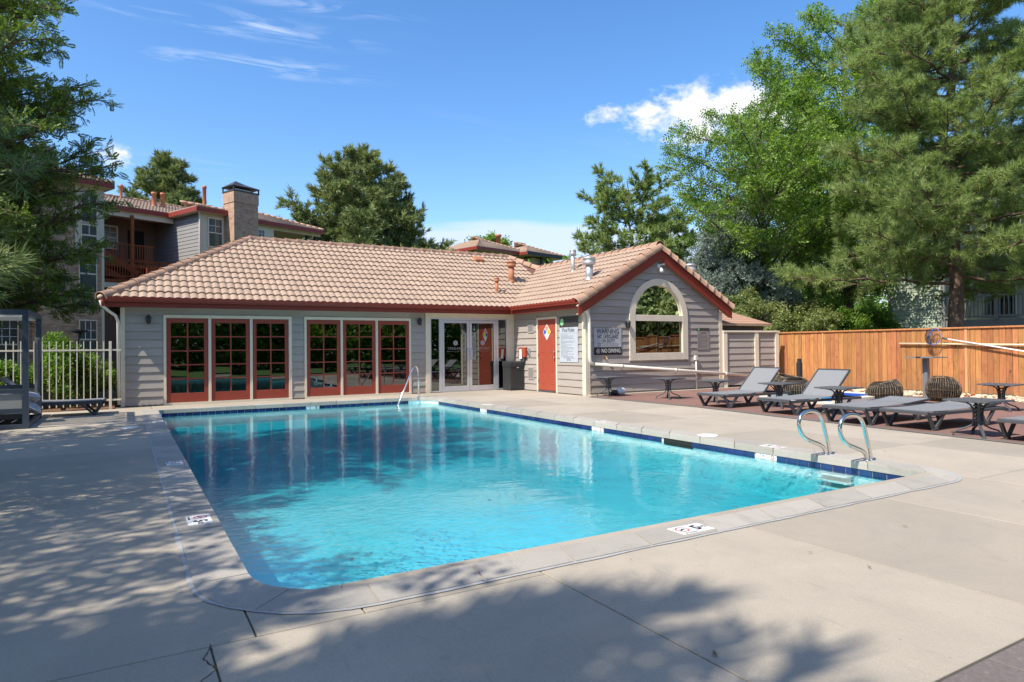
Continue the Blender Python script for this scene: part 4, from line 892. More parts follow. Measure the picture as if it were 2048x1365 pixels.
build('box_body',MB().box(WD-.10,WD-.022,-.80,-.40,.98,1.27,bev=.006),m_red2,t); build('paper_sheet',MB().add([(WD-.105,-.46,1.22),(WD-.105,-.60,1.22),(WD-.12,-.64,.93),(WD-.12,-.48,.93)],[(0,1,2,3)]),m_paper,t)
build('phone_holder',MB().box(WD-.09,WD-.022,-.70,-.50,.84,.979,bev=.006),m_char,t)
t=thing('key_lock_box','small grey lock and key pad between red box and door','lock box',(WD-.03,-.93,1.12)); build('body',MB().box(WD-.06,WD-.022,-.98,-.89,1.02,1.24,bev=.006),m_galv,t); build('dial',MB().tube([(WD-.06,-.935,1.08),(WD-.085,-.935,1.08)],.025,10),m_char,t)
# bin
t=thing('trash_bin','square charcoal plastic bin standing by the glass doors','bin',(10.08,-.38,0))
build('bin_body',MB().box(-.24,.24,-.24,.24,0,.12,bev=.02).box(-.235,.235,-.235,.235,.11,.72,bev=.012),m_bin,t,local=True); build('bin_lid',MB().box(-.25,.25,-.25,.25,.705,.86,bev=.03),m_bin,t,local=True); build('lid_flap',MB().box(-.15,.15,-.258,-.24,.72,.82,bev=.004),m_bin,t,local=True); build('latch',MB().box(-.03,.03,-.262,-.24,.66,.69),m_galv,t,local=True)
# pool pump or toy behind the first table
t=thing('black_and_white_hose_reel','small black and white pool cleaner lying by the gable wall','pool cleaner',(10.95,-4.02,0))
build('housing',MB().tube([(.08,0,.08),(.2,.0,.1),(.33,.02,.09),(.38,.02,.07)],[.05,.10,.09,.04],12),m_white2,t,local=True); build('motor',MB().tube([(-.08,0,.06),(.0,0,.08),(.1,0,.08)],[.04,.07,.06],10),m_black,t,local=True)
co=MB(); co.tube([(-.3+.012*k,.05*math.sin(k*.5),.02+.01*math.sin(k)) for k in range(40)],.009,5); build('cord',co,m_black,t,local=True)
for k in range(3): build('fin',MB().lathe((.18+.06*k,0,.0),[(.03,.0),(.035,.17),(.01,.19)],8),m_white2 if k!=1 else m_black,t,local=True)
#@@PART3
# ------------------------------------------------------------------ fences, shed
fn=thing('lap_board_screen','grey lap board screen with three cream posts joining the clubhouse to the wood fence','fence',(16.6,-DD,0))
SA=Vector((15.37,-DD-.03,0)); SB_=Vector((17.52,-3.93,0)); sdv=(SB_-SA).normalized(); snv=Vector((sdv.y,-sdv.x,0)); fn.location=SA; fn.rotation_euler=(0,0,math.atan2(sdv.y,sdv.x)); SL=(SB_-SA).length
def sboard(a,b,z,h):
    vs=[(a,.01,z),(b,.01,z),(b,-.024,z),(a,-.024,z),(a,.01,z+h),(b,.01,z+h),(b,-.003,z+h),(a,-.003,z+h)]
    build('siding_board',MB().add(vs,[(0,3,2,1),(4,5,6,7),(3,7,6,2),(0,1,5,4),(0,4,7,3),(1,2,6,5)]),m_siding,fn,local=True)
for a,b in ((.13,1.21),(1.35,SL-.13)):
    z=.08
    while z<1.6: sboard(a,b,z,BH-.004 if z+BH<1.62 else 1.655-z); z+=BH
for x0,x1 in ((.0,.13),(1.21,1.35),(SL-.13,SL)): build('post',MB().box(x0,x1,-.06,.06,.02,1.66,bev=.006),m_cream,fn,local=True)
build('top_cap',MB().box(-.01,SL+.02,-.075,.075,1.662,1.71,bev=.006),m_cream,fn,local=True)
shd=thing('storage_shed','small brown shed with a tan shingle roof behind the lap board screen','shed',(16.7,-2.2,0))
sb=MB(); sb.box(15.55,17.66,-3.30,-1.3,0,1.93); build('wall',sb,mat('brown_panel',(.22,.18,.15),.85,.1,4),shd)
for k in range(14): build('wall_batten',MB().box(15.6+k*.155,15.62+k*.155,-3.315,-3.30,0,1.93),mat('brown_panel',(.22,.18,.15),.85,.1,4),shd)
for r in range(7):
    y0=-3.48+r*.19; z0=1.93+r*.19*.36
    x0=15.4; x1=17.83-r*.085
    mb=MB(); mb.add([(x0,y0,z0+.02),(x1,y0,z0+.02),(x1-.09,y0+.21,z0+.21*.36+.012),(x0,y0+.21,z0+.21*.36+.012),(x0,y0,z0),(x1,y0,z0)],[(0,1,2,3),(4,5,1,0)]); build('shingle_course',mb,m_shingle,shd)
build('eave_trim',MB().box(15.4,17.84,-3.49,-3.46,1.87,1.93),mat('shed_trim',(.42,.30,.2),.7),shd)
build('roof_side',MB().add([(17.83,-3.48,1.93),(17.2,-2.1,2.44),(17.83,-1.2,1.93)],[(0,1,2)]),m_shingle,shd)
wf=thing('wood_fence','tall orange stained cedar board fence behind the patio','fence',(17.9,-8,0))
y=-3.45; k=0; rs=random.Random(2)
while y>-15.5:
    w=.128+rs.uniform(-.012,.016); dx=rs.uniform(-.006,.006)
    mb=MB().box(17.90+dx,17.918+dx,y-w+.004,y-.004,.03+rs.uniform(0,.03),1.63+rs.uniform(-.004,.004)); o=build('fence_board',mb,m_fence,wf); y-=w; k+=1
build('top_cap',MB().box(17.86,17.98,-15.5,-3.45,1.632,1.668,bev=.005),m_fence,wf); build('rail',MB().box(17.925,17.965,-15.5,-3.45,1.50,1.59),m_fence,wf); build('rail',MB().box(17.925,17.965,-15.5,-3.45,.3,.39),m_fence,wf)
for yy in (-3.6,-6.0,-8.4,-10.8,-13.2): build('post',MB().box(17.925,18.02,yy-.05,yy+.05,0,1.62),m_fence,wf)
build('post_edge',MB().box(17.885,17.905,-5.24,-5.20,.05,1.63),mat('pale_cedar',(.58,.31,.13),.7,.15,8,stretch=(1,1,.2)),wf); build('post_edge',MB().box(17.885,17.905,-9.12,-9.06,.05,1.63),mat('pale_cedar',(.58,.31,.13),.7,.15,8,stretch=(1,1,.2)),wf)
# pool net and pole hung on the fence
t=thing('leaf_skimmer_net','blue rimmed pool leaf net on a white pole hung on the wood fence','pool net',(17.78,-8.5,1.4))
a=Vector((17.80,-8.72,1.375)); b=Vector((17.80,-11.6,.83)); build('pole',MB().tube([a,b],.019,8),m_white2,t); build('pole_socket',MB().tube([(17.80,-8.60,1.40),a],.024,8),m_char,t)
ct=Vector((17.72,-8.44,1.44)); hoop=[ct+Vector((.06*math.sin(k/20*2*PI),-.17*math.cos(k/20*2*PI)*.85,.21*math.sin(k/20*2*PI))) for k in range(21)]
build('hoop',MB().tube(hoop,.008,6,cap=False),m_blue,t); build('hoop_bar',MB().tube([ct+Vector((.05,.05,.2)),ct+Vector((-.06,.08,0)),ct+Vector((-.05,.05,-.2))],.012,6),m_blue,t)
nt=MB()
for i in range(14):
    th=PI*i/14; nt.tube([ct+Vector((.0,0,0))+Vector((-.10*math.sin(PI*s/8)*1.0,.17*math.cos(th)*math.cos(PI*s/8)+.10*math.sin(PI*s/8),.21*math.sin(th)*math.cos(PI*s/8)-.03*math.sin(PI*s/8))) for s in range(9)],.0035,3,cap=False)
for s in range(1,5):
    q=s/5; nt.tube([ct+Vector((-.1*q,.17*math.cos(k/16*2*PI)*math.sqrt(1-q*q)+.10*q,.21*math.sin(k/16*2*PI)*math.sqrt(1-q*q))) for k in range(17)],.003,3,cap=False)
build('mesh_bag',nt,m_black,t)
t=tag(build('telescopic_pole',MB().tube([(17.84,-7.50,1.275),(17.84,-11.9,1.185)],.024,10),mat('cream_pole',(.70,.58,.38),.4)),'long cream pole lying level along the wood fence','pole')
for yy in (-8.0,-10.2): build('hook',MB().tube([(17.90,yy,1.29),(17.84,yy,1.23),(17.815,yy,1.27)],.006,5),m_black,t)
# iron fence at left
irf=thing('iron_fence','cream picket style metal fence left of the clubhouse','fence',(-2,-.35,0))
yf=-.32
x=-.27; k=0
while x>-5.2:
    post=(k%11==0) 
    hw_=.026 if post else .010
    mb=MB().box(x-hw_,x+hw_,yf-hw_,yf+hw_,.07 if not post else -.05,1.50); build('post' if post else 'picket',mb,m_cream,irf); x-=.1235; k+=1
for z in (1.285,.18): build('rail',MB().box(-5.2,-.06,yf-.017,yf+.017,z,z+.036),m_cream,irf)
# planting bed and ground behind the iron fence
struct('planting_bed',MB().box(-9,-.2,-.38,3.2,-.085,-.02),m_mulch)
struct('lawn',MB().box(-40,-.2,3.2,60,-.088,-.04),m_ground)
# ------------------------------------------------------------------ pool rails
def rail(name,label,ys,prof,group=None):
    t=thing(name,label,'handrail',(7.04,ys,0),0,group)
    return t
for yv,lb in ((-13.22,'nearer looped steel grab rail at the pool ladder'),(-12.73,'farther looped steel grab rail at the pool ladder')):
    t=thing('grab_rail',lb,'grab rail',(7.04,yv,0),0,'steel grab rails at the pool ladder')
    P_=[(-.045,0,-.02),(-.055,0,.03),(-.09,0,.085),(-.16,0,.125),(-.28,0,.165),(-.38,0,.20),(-.455,0,.245),(-.505,0,.305),(-.525,0,.37),(-.515,0,.43),(-.475,0,.485),(-.41,0,.512),(-.33,0,.518),(-.25,0,.508),(-.185,0,.485),(-.135,0,.44),(-.105,0,.39),(-.055,0,.25),(.0,0,.10),(.035,0,-.02)]
    pts=[]
    for i in range(len(P_)-1):
        p0,p1,p2,p3=[Vector(P_[max(0,min(len(P_)-1,i+q))]) for q in(-1,0,1,2)]
        for s in (0,.5): pts.append(.5*((2*p1)+(p2-p0)*s+(2*p0-5*p1+4*p2-p3)*s*s+(3*p1-p0-3*p2+p3)*s**3))
    pts.append(Vector(P_[-1])); build('loop_tube',MB().tube(pts,.0215,14),m_steel,t,local=True)
    for x in (-.045,.035): build('escutcheon',MB().lathe((x,0,.0),[(.045,.0),(.042,.008),(.024,.014)],18),m_steel,t,local=True)
t=thing('entry_handrail','bent steel handrail rising from the far corner of the pool','handrail',(6.66,-1.32,0))
pts=[(0,.05,-.02),(0,.05,.5),(-.01,.05,.66),(-.04,.03,.76),(-.10,.0,.815),(-.17,-.05,.80),(-.23,-.09,.72),(-.50,-.28,.28),(-.80,-.49,-.2),(-.83,-.51,-.45)]
build('rail_tube',MB().tube(pts,.021,12),m_steel,t,local=True); build('escutcheon',MB().lathe((0,.05,.0),[(.05,.0),(.045,.008),(.024,.014)],18),m_steel,t,local=True)
# ------------------------------------------------------------------ sun loungers
def make_lounger(back):
    t=thing('sun_lounger','x','sun lounger',(0,0,0),0,'grey resin sun loungers')
    Wd=.345
    hinge=1.17; zt=.285
    for s in (-1,1):
        y=s*Wd
        b=MB(); b.box(.0,1.98,y-.022,y+.022,.225,.272,bev=.008); build('side_rail',b,m_char,t,local=True)
        for x0 in (.0,1.28):
            l=MB(); 
            l.bar((x0+.03,y,.25),(x0+.165,y,.03),.034,.052,up=(1,0,0)); l.bar((x0+.40,y,.235),(x0+.205,y,.03),.034,.045,up=(1,0,0)); l.box(x0+.14,x0+.235,y-.022,y+.022,0,.045,bev=.01)
            build('leg',l,m_char,t,local=True)
    b=MB(); b.box(-.015,.04,-Wd-.022,Wd+.022,.24,.29,bev=.012); build('cross_bar',MB().box(1.94,1.99,-Wd,Wd,.225,.27,bev=.008),m_char,t,local=True); build('cross_bar',b,m_char,t,local=True); build('cross_bar',MB().box(.62,.66,-Wd,Wd,.232,.262),m_char,t,local=True)
    sc=[]; n=10
    for i in range(n+1):
        x=.02+(hinge-.02)*i/n; sc.append((x,zt+.008+ .012*math.sin(PI*i/n)*-1+.012*(i/n)))
    def sheet(pr,w,name,m,th=.006):
        mb=MB(); k=len(pr); vs=[(x,y,z) for y in(-w,w) for x,z in pr]+[(x,y,z-th) for y in(-w,w) for x,z in pr]
        mb.add(vs,[(i,i+1,k+i+1,k+i) for i in range(k-1)]+[(2*k+i,3*k+i,3*k+i+1,2*k+i+1) for i in range(k-1)]+[(i,2*k+i,2*k+i+1,i+1) for i in range(k-1)]+[(k+i,k+i+1,3*k+i+1,3*k+i) for i in range(k-1)]+[(0,k,3*k,2*k),(k-1,3*k-1,4*k-1,2*k-1)]); return build(name,mb,m,t,local=True)
    sheet(sc,Wd+.005,'seat_sling',m_sling)
    a=R(back); L=.70
    bs=[(hinge+.01+math.cos(a)*L*i/8-math.sin(a)*.012*math.sin(PI*i/8),zt+.015+math.sin(a)*L*i/8-.012*math.sin(PI*i/8)*math.cos(a)) for i in range(9)]
    sheet(bs,Wd-.02,'back_sling',m_sling)
    for s in (-1,1):
        y=s*(Wd-.005); build('back_rail',MB().bar((hinge,y,zt-.005),(hinge+math.cos(a)*(L+.02),y,zt-.005+math.sin(a)*(L+.02)),.024,.034,up=(0,0,1) if back<80 else (1,0,0)),m_char,t,local=True)
    tx_=hinge+math.cos(a)*(L+.01); tz=zt+.004+math.sin(a)*(L+.01); build('head_bar',MB().bar((tx_,-Wd,tz),(tx_,Wd,tz),.03,.025),m_char,t,local=True)
    if back>20:
        st=MB()
        for s in (-1,1): st.bar((hinge+.3*math.cos(a),s*.26,zt+.3*math.sin(a)),(hinge+.50,s*.26,.25),.018,.018)
        st.bar((hinge+.50,-.27,.25),(hinge+.50,.27,.25),.02,.02); build('back_strut',st,m_char,t,local=True)
    if back<20: build('hinge_strip',MB().box(hinge-.015,hinge+.012,-Wd-.02,Wd+.02,zt-.01,zt+.02,bev=.005),m_char,t,local=True)
    return t
G_='grey resin sun loungers'
up=make_lounger(44); up.location=(10.35,-7.86,0); up.rotation_euler=(0,0,R(-2)); up['label']='grey sling lounger with raised back nearest the gable wall'
l2=copy_tree(up,(10.23,-9.47,0),R(-3),label='grey sling lounger with raised back, second from the gable wall')
fl=make_lounger(4); fl.location=(9.86,-11.08,0); fl['label']='flat grey lounger just behind the looped grab rails, farther of the two laid flat'
l4=copy_tree(fl,(9.98,-11.95,0),R(-4),label='flat grey lounger between the grab rails and the front side table')
l6=copy_tree(fl,(9.79,-13.62,0),R(-2),label='flat grey lounger cut by the right edge, nearest the camera')
l7=copy_tree(up,(-.34,-1.46,0),R(180),label='grey lounger standing alone by the cream metal fence beside the cabana')
# ------------------------------------------------------------------ side tables
def make_table():
    t=thing('side_table','x','side table',(0,0,0),0,'dark resin side tables')
    s=.305; c=.05; pl=[]
    for sx,sy,a0 in ((1,1,0),(-1,1,90),(-1,-1,180),(1,-1,270)):
        for k in range(4): an=R(a0+30*k); pl.append((sx*(s-c)+c*math.cos(an),sy*(s-c)+c*math.sin(an)))
    build('table_top',MB().prism(pl,.483,.503),mat('charcoal_top_resin',(.11,.115,.125),.5,.1,9,.0004,90,speck=(60,.5,.62,(.05,.052,.058))),t,local=True)
    build('under_frame',MB().box(-.22,.22,-.22,.22,.470,.483,bev=.004),m_char,t,local=True)
    for q in range(4):
        an=q*PI/2+PI/4; d=Vector((math.cos(an),math.sin(an),0)); pts=[(.22,.473),(.14,.462),(.085,.43),(.055,.36),(.05,.28),(.055,.20),(.08,.15),(.14,.115),(.22,.09),(.28,.05),(.295,.0)]
        m=MB(); P3=[d*r+Vector((0,0,z)) for r,z in pts]; m.tube(P3,[.021]*len(P3),6,smooth=False,flat=.6); build('leg',m,m_char,t,local=True)
    cp_=MB()
    for z in (.22,.27,.32,.37,.42): cp_.box(-.042,.042,-.042,.042,z-.013,z+.013,bev=.01)
    build('column_ribs',cp_,m_char,t,local=True)
    return t
tb=make_table(); tb.location=(10.66,-4.17,0); tb.rotation_euler=(0,0,R(3)); tb['label']='dark side table against the gable wall below the warning sign'
for (x,y,a,lb) in ((11.29,-5.66,6,'dark side table below the arched window'),(11.33,-7.10,4,'dark side table behind the first raised lounger, by the vertical conduit'),(11.43,-8.68,2,'dark side table between the two raised loungers'),(11.05,-10.22,3,'dark side table between raised lounger and the flat ones'),(10.04,-12.92,-8,'large looking dark side table at front between the flat lounger and the right edge'),(14.13,-11.45,5,'dark side table farthest right against the fence side')): copy_tree(tb,(x,y,0),R(a),label=lb)
# pedestal
t=thing('tall_pedestal_table','tall leaning grey square pedestal with a flat top by the wood fence','pedestal table',(16.35,-8.95,0))
build('column',MB().box(-.055,.055,-.055,.055,0,.93,bev=.006),mat('mid_grey_metal',(.16,.17,.18),.45),t,local=True); build('table_top',MB().box(-.32,.32,-.32,.32,.93,.955,bev=.005),mat('mid_grey_metal',(.16,.17,.18),.45),t,local=True); build('latch_plate',MB().box(-.345,-.32,-.05,.05,.925,.965),m_black,t,local=True)
t=tag(build('dark_post',MB().box(-.05,.05,-.05,.05,0,.84,bev=.01).box(-.035,.035,-.035,.035,.84,.93,bev=.008),m_black,None),'short dark post top showing behind the second raised lounger','post'); t.location=(14.3,-7.05,0)
# wicker pods
def make_pod():
    t=thing('wicker_pod_chair','x','wicker chair',(0,0,0),0,'round dark wicker pod chairs')
    Rr=.355; H=.50; m=MB(); n=42
    def prof(u): # u 0 bottom ..1 top opening
        a=-1.05+u*2.05; return Rr*math.cos(a)**.8 if math.cos(a)>0 else 0, H*.5+H*.52*math.sin(a)/math.sin(1.05)
    for k in range(n):
        th=2*PI*k/n; tilt=.07*math.cos(th); pts=[]
        for i in range(11):
            r,z=prof(i/10*.98); z*= (1-.26*(0.5-.5*math.cos(th))*(i/10)); pts.append((r*math.cos(th),r*math.sin(th),max(z,.01)))
        m.tube(pts,.0095,4,cap=False)
    build('woven_ribs',m,m_wicker,t,local=True)
    h=MB()
    for i in range(1,4):
        u=i/4*.98; pts=[]
        for k in range(33):
            th=2*PI*k/32; r,z=prof(u); z*=(1-.26*(0.5-.5*math.cos(th))*(u)); r-=.008; pts.append((r*math.cos(th),r*math.sin(th),max(z,.01)))
        h.tube(pts,.0045,3,cap=False)
    build('cross_weave',h,mat('light_wicker',(.17,.12,.07),.6,.2,20),t,local=True)
    sh_=MB(); prf=[prof(i/12*.98) for i in range(13)]; sh_.lathe((0,0,.0),[(max(r-.03,.01),max(z*.9,.012)) for r,z in prf],24,cap=False); build('inner_shell',sh_,mat('pod_inner',(.03,.022,.016),.9),t,local=True)
    build('seat_pad',MB().lathe((0,0,.22),[(.0,0),(.28,0),(.3,.05),(.2,.08),(0,.085)],20,cap=False),m_wicker,t,local=True)
    rm_=MB(); r,z=prof(.98); pts=[(r*math.cos(2*PI*k/32),r*math.sin(2*PI*k/32),z*(1-.26*(.5-.5*math.cos(2*PI*k/32)))) for k in range(33)]; rm_.tube(pts,.018,6,cap=False); build('rim',rm_,m_wicker,t,local=True)
    return t
pd_=make_pod(); pd_.location=(14.2,-9.2,0); pd_.rotation_euler=(0,0,R(-60)); pd_['label']='wicker pod chair in the middle, beside the small blue tiled spa'
o=copy_tree(pd_,(15.5,-9.75,0),R(190),label='rightmost wicker pod chair, just right of the grey pedestal'); o.scale=(.94,.94,1.12)
copy_tree(pd_,(13.75,-7.35,0),R(40),label='wicker pod chair half hidden behind the second raised lounger'); copy_tree(pd_,(15.1,-6.1,0),R(90),label='farthest wicker pod chair, seen behind the first raised lounger')
# spa
sp=thing('spa_tub','small raised spa with white coping and blue tiled rim','spa',(13.75,-8.1,0))
fr=MB(); x0,x1,y0,y1=12.95,14.62,-8.95,-7.35
for a,b,c,d in ((x0-.22,x1+.22,y0-.22,y0),(x0-.22,x1+.22,y1,y1+.22),(x0-.22,x0,y0,y1),(x1,x1+.22,y0,y1)): build('coping_stone',MB().box(a,b,c,d,.0,.055 if a<13 and b<13.0 else .15,bev=.01),mat('pale_spa_coping',(.60,.57,.50),.8,.08,8),sp)
tl2=MB(); 
y=y0+.01
while y<y1-.1: build('rim_tile',MB().box(x1-.012,x1-.002,y,y+.148,.015,.13),mat('bright_blue_tile',(.03,.085,.38),.15,.1,20,island=.1,spec=.6),sp); y+=.155
build('spa_water',MB().box(x0,x1-.002,y0,y1,.004,.014),mat('spa_water',(.12,.42,.50),.05,spec=.6),sp)
# ------------------------------------------------------------------ cabana
cb=thing('cabana_daybed','blue grey metal framed cabana daybed at the left edge of the deck','cabana',(-2.5,-2.8,0))
X0,X1,Y0,Y1=-3.7,-1.42,-3.84,-1.85
for x in (X0,X1):
    for y in (Y0,Y1): build('post',MB().box(x-.042,x+.042,y-.042,y+.042,0,1.90,bev=.004),m_cab,cb)
for a,b,c,d,z0,z1 in ((X0,X1,Y0-.04,Y0+.04,1.90,1.985),(X0,X1,Y1-.04,Y1+.04,1.90,1.985),(X1-.04,X1+.04,Y0+.04,Y1-.04,1.90,1.985),(X0-.04,X0+.04,Y0+.04,Y1-.04,1.90,1.985)): build('roof_beam',MB().box(a-(.04 if d-c<.1 else 0),b+(.04 if d-c<.1 else 0),c,d,z0,z1),m_cab,cb)
for k in range(9): build('roof_slat',MB().box(X0+.05,X1-.05,Y0+.12+k*.22,Y0+.25+k*.22,1.875,1.895),m_white2 if k<2 else m_galv,cb)
for z0,z1,m in ((.0,.075,m_cab),(.265,.33,m_cab),(.585,.655,m_cab)):
    build('lower_beam',MB().box(X0+.042,X1-.042,Y0-.03,Y0+.03,z0,z1),m,cb); build('lower_beam',MB().box(X1-.03,X1+.03,Y0+.042,Y1-.042,z0,z1 if z0<.5 else z0+.001),m,cb) if z0<.2 else None; build('lower_beam',MB().box(X0+.042,X1-.042,Y1-.03,Y1+.03,z0,z1),m,cb)
build('side_panel',MB().box(X0+.05,X1-.05,Y0-.008,Y0+.008,.335,.58),mat('pale_translucent_panel',(.30,.30,.28),.5),cb); build('side_panel',MB().box(X0+.05,X1-.05,Y1-.008,Y1+.008,.335,.62),mat('pale_translucent_panel',(.30,.30,.28),.5),cb)
build('platform',MB().box(X0+.05,X1-.05,Y0+.05,Y1-.05,.16,.24),m_black,cb)
sg_=MB()
for k in range(12): sg_.tube([(X0+.1+k*.18,Y0+.04,.10),(X0+.18+k*.18,Y0+.04,.15)],.008,5)
build('under_struts',sg_,m_galv,cb)
fr=MB(); fr.box(X1-.02,X1+.02,Y1-.55,Y1-.5,.34,1.55); fr.box(X1-.02,X1+.02,Y1-.1,Y1-.06,.34,1.55); fr.box(X1-.02,X1+.02,Y1-.5,Y1-.1,1.5,1.55); build('side_frame',fr,mat('mid_grey_metal',(.16,.17,.18),.45),cb); build('side_screen',MB().box(X1-.006,X1+.006,Y1-.5,Y1-.1,.5,1.5),m_black,cb)
def pillow(name,label,loc,size,rot):
    bm=bmesh.new(); bmesh.ops.create_grid(bm,x_segments=10,y_segments=10,size=1); top=[v.co.copy() for v in bm.verts]; bm.free()
    mb=MB(); n=11; vs=[]
    for s in (1,-1):
        for i in range(n):
            for j in range(n):
                u=-1+2*i/(n-1);w=-1+2*j/(n-1); h=((1-u**4)*(1-w**4))**.5; pin=1-.06*(abs(u*w)**2)*0; vs.append((u*(1-.07*w*w),w*(1-.07*u*u),s*h))
    fs=[]
    for s in range(2):
        for i in range(n-1):
            for j in range(n-1):
                a=s*n*n+i*n+j; f=(a,a+n,a+n+1,a+1); fs.append(f if s==0 else f[::-1])
    mb.add([(x*size[0]/2,y*size[1]/2,z*size[2]/2) for x,y,z in vs],fs,0,True); o=build(name,mb,m_cushion); o.location=loc; o.rotation_euler=[R(q) for q in rot]; return tag(o,label,'cushion','pale cushions in the cabana')
pillow('cushion','upper pale grey cushion lying in the cabana daybed',(-1.62,-2.75,.50),(.62,.55,.15),(0,8,10)); pillow('cushion','lower pale grey cushion slumped over the cabana edge',(-1.52,-2.75,.33),(.55,.5,.17),(0,38,5)); pillow('cushion','long pale mattress cushion filling the cabana daybed',(-2.7,-2.85,.33),(1.9,1.7,.2),(0,0,0))
# path light behind the fence
t=thing('street_lamp','black post lamp with a flat round top behind the cream fence','lamp',(-1.05,3.0,0)); build('post',MB().tube([(0,0,-.05),(0,0,1.35),(.03,0,1.6),(.06,0,1.78)],[.03,.03,.022,.03],8),m_black,t,local=True); build('lamp_shade',MB().lathe((.03,0,1.80),[(.03,-.06),(.22,0),(.20,.03),(.05,.05)],16),m_black,t,local=True)
#@@PART4
# ------------------------------------------------------------------ apartment building behind, turned 23 degrees
AZ=R(23); apt=thing('apartment_building','three storey brick and grey siding apartment building with tile roofs and brick chimney','building',(3.5,21.4,0),AZ)
def lb(name,mb,m,parent=None,**k): return build(name,mb,m,parent or apt,local=True,**k)
def apt_roof(x0,x1,y0,y1,z,pitch,ov=.45,hipl=True,hipr=True,name='roof_tiles'):
    # hip roof surface of real tile courses: each course a wavy strip, joined
    a0,a1,b0,b1=x0-ov,x1+ov,y0-ov,y1+ov; mb=MB(); half=(b1-b0)/2; t=pitch; ex_=.36; n=int(half/ex_)+1
    def strip(p0,p1,q0,q1):
        # p lower edge, q upper edge
        p0,p1,q0,q1=map(Vector,(p0,p1,q0,q1)); L=(p1-p0).length
        if L<.05: return
        k=max(2,int(L/.088)); vs=[];
        for i in range(k+1):
            f=i/k; w=.035*abs(math.sin(PI*(L*f)/.176)); vs.append(p0.lerp(p1,f)+Vector((0,0,w+.05)))
        for i in range(k+1):
            f=i/k; w=.03*abs(math.sin(PI*(L*f)/.176)); vs.append(q0.lerp(q1,f)+Vector((0,0,w)))
        for i in range(k+1): vs.append(vs[i]-Vector((0,0,.05)))
        m=k+1; mb.add(vs,[(i,i+1,m+i+1,m+i) for i in range(k)]+[(2*m+i,2*m+i+1,i+1,i) for i in range(k)])
    for r in range(n):
        d0=r*ex_; d1=min((r+1)*ex_,half); 
        if d0>=half: break
        l0=d0 if hipl else 0; l1=d1 if hipl else 0; r0=d0 if hipr else 0; r1=d1 if hipr else 0
        strip((a0+l0,b0+d0,z+d0*t),(a1-r0,b0+d0,z+d0*t),(a0+l1,b0+d1,z+d1*t),(a1-r1,b0+d1,z+d1*t))
        if hipl: strip((a0+d0,b1-d0,z+d0*t),(a0+d0,b0+d0,z+d0*t),(a0+d1,b1-d1,z+d1*t),(a0+d1,b0+d1,z+d1*t))
        if hipr: strip((a1-d0,b0+d0,z+d0*t),(a1-d0,b1-d0,z+d0*t),(a1-d1,b0+d1,z+d1*t),(a1-d1,b1-d1,z+d1*t))
    mb.add([(a0,b0,z-.01),(a1,b0,z-.01),(a1,b1,z-.01),(a0,b1,z-.01)],[(0,1,2,3)])
    o=lb(name,mb,m_tile); o['kind']='stuff'
    f=MB(); f.box(a0-.02,a1+.02,b0-.02,b0,z-.22,z+.02); f.box(a0-.02,a0,b0,b1,z-.22,z+.02); f.box(a1,a1+.02,b0,b1,z-.22,z+.02); lb('eave_fascia',f,m_redtrim)
    g=MB(); g.box(a0+.01,a1-.01,b0+.01,b1-.01,z-.21,z-.19); lb('eave_soffit',g,m_cream)
    # hip and ridge caps
    def caps(p,q,nm):
        p=Vector(p);q=Vector(q); L=(q-p).length; k=max(1,int(L/.36)); d=(q-p)/k; c=MB()
        for i in range(k): c.tube([p+d*i,p+d*(i+1.03)],[.075,.065],7)
        o=lb(nm,c,m_ridge); o['kind']='stuff'
    zt=z+half*t
    if hipl: caps((a0,b0,z+.06),(a0+half,b0+half,zt+.05),'hip_caps')
    if hipr: caps((a1,b0,z+.06),(a1-half,b0+half,zt+.05),'hip_caps')
    caps((a0+(half if hipl else 0),b0+half,zt+.05),(a1-(half if hipr else 0),b0+half,zt+.05),'ridge_caps')
    return zt
m_glassapt=glass_mat('apartment_glass',(.62,.66,.66),1.55,.001)
def apt_window(x0,x1,z0,z1,y,cols=2,rows=2,tr=.07,m=None,blinds=True,lower=True):
    f=MB(); f.box(x0-tr,x1+tr,y-.05,y,z1,z1+tr+.02); f.box(x0-tr,x1+tr,y-.06,y,z0-tr,z0); f.box(x0-tr,x0,y-.05,y,z0,z1); f.box(x1,x1+tr,y-.05,y,z0,z1); zm=(z0+z1)/2; f.box(x0,x1,y-.035,y-.005,zm-.03,zm+.03)
    w=lb('window',f,m or m_cream)
    for a,b in ((z0,zm-.03),(zm+.03,z1)): lb('pane',MB().add([(x0,y-.012,a),(x1,y-.012,a),(x1,y-.010,b),(x0,y-.010,b)],[(0,1,2,3)]),m_glassapt,w)
    g=MB()
    for i in range(1,cols): xx=x0+(x1-x0)*i/cols; g.box(xx-.012,xx+.012,y-.028,y-.014,zm+.03,z1)
    for i in range(1,rows): zz=zm+(z1-zm)*i/rows; g.box(x0,x1,y-.027,y-.015,zz-.012,zz+.012)
    lb('grid',g,m_paper,w); lb('curtain',MB().box(x0+.02,x1-.02,y-.008,y-.006,z0+(zm-z0)*.1,z1),mat('blind',(.42,.43,.42),.8),w)
SB=.2
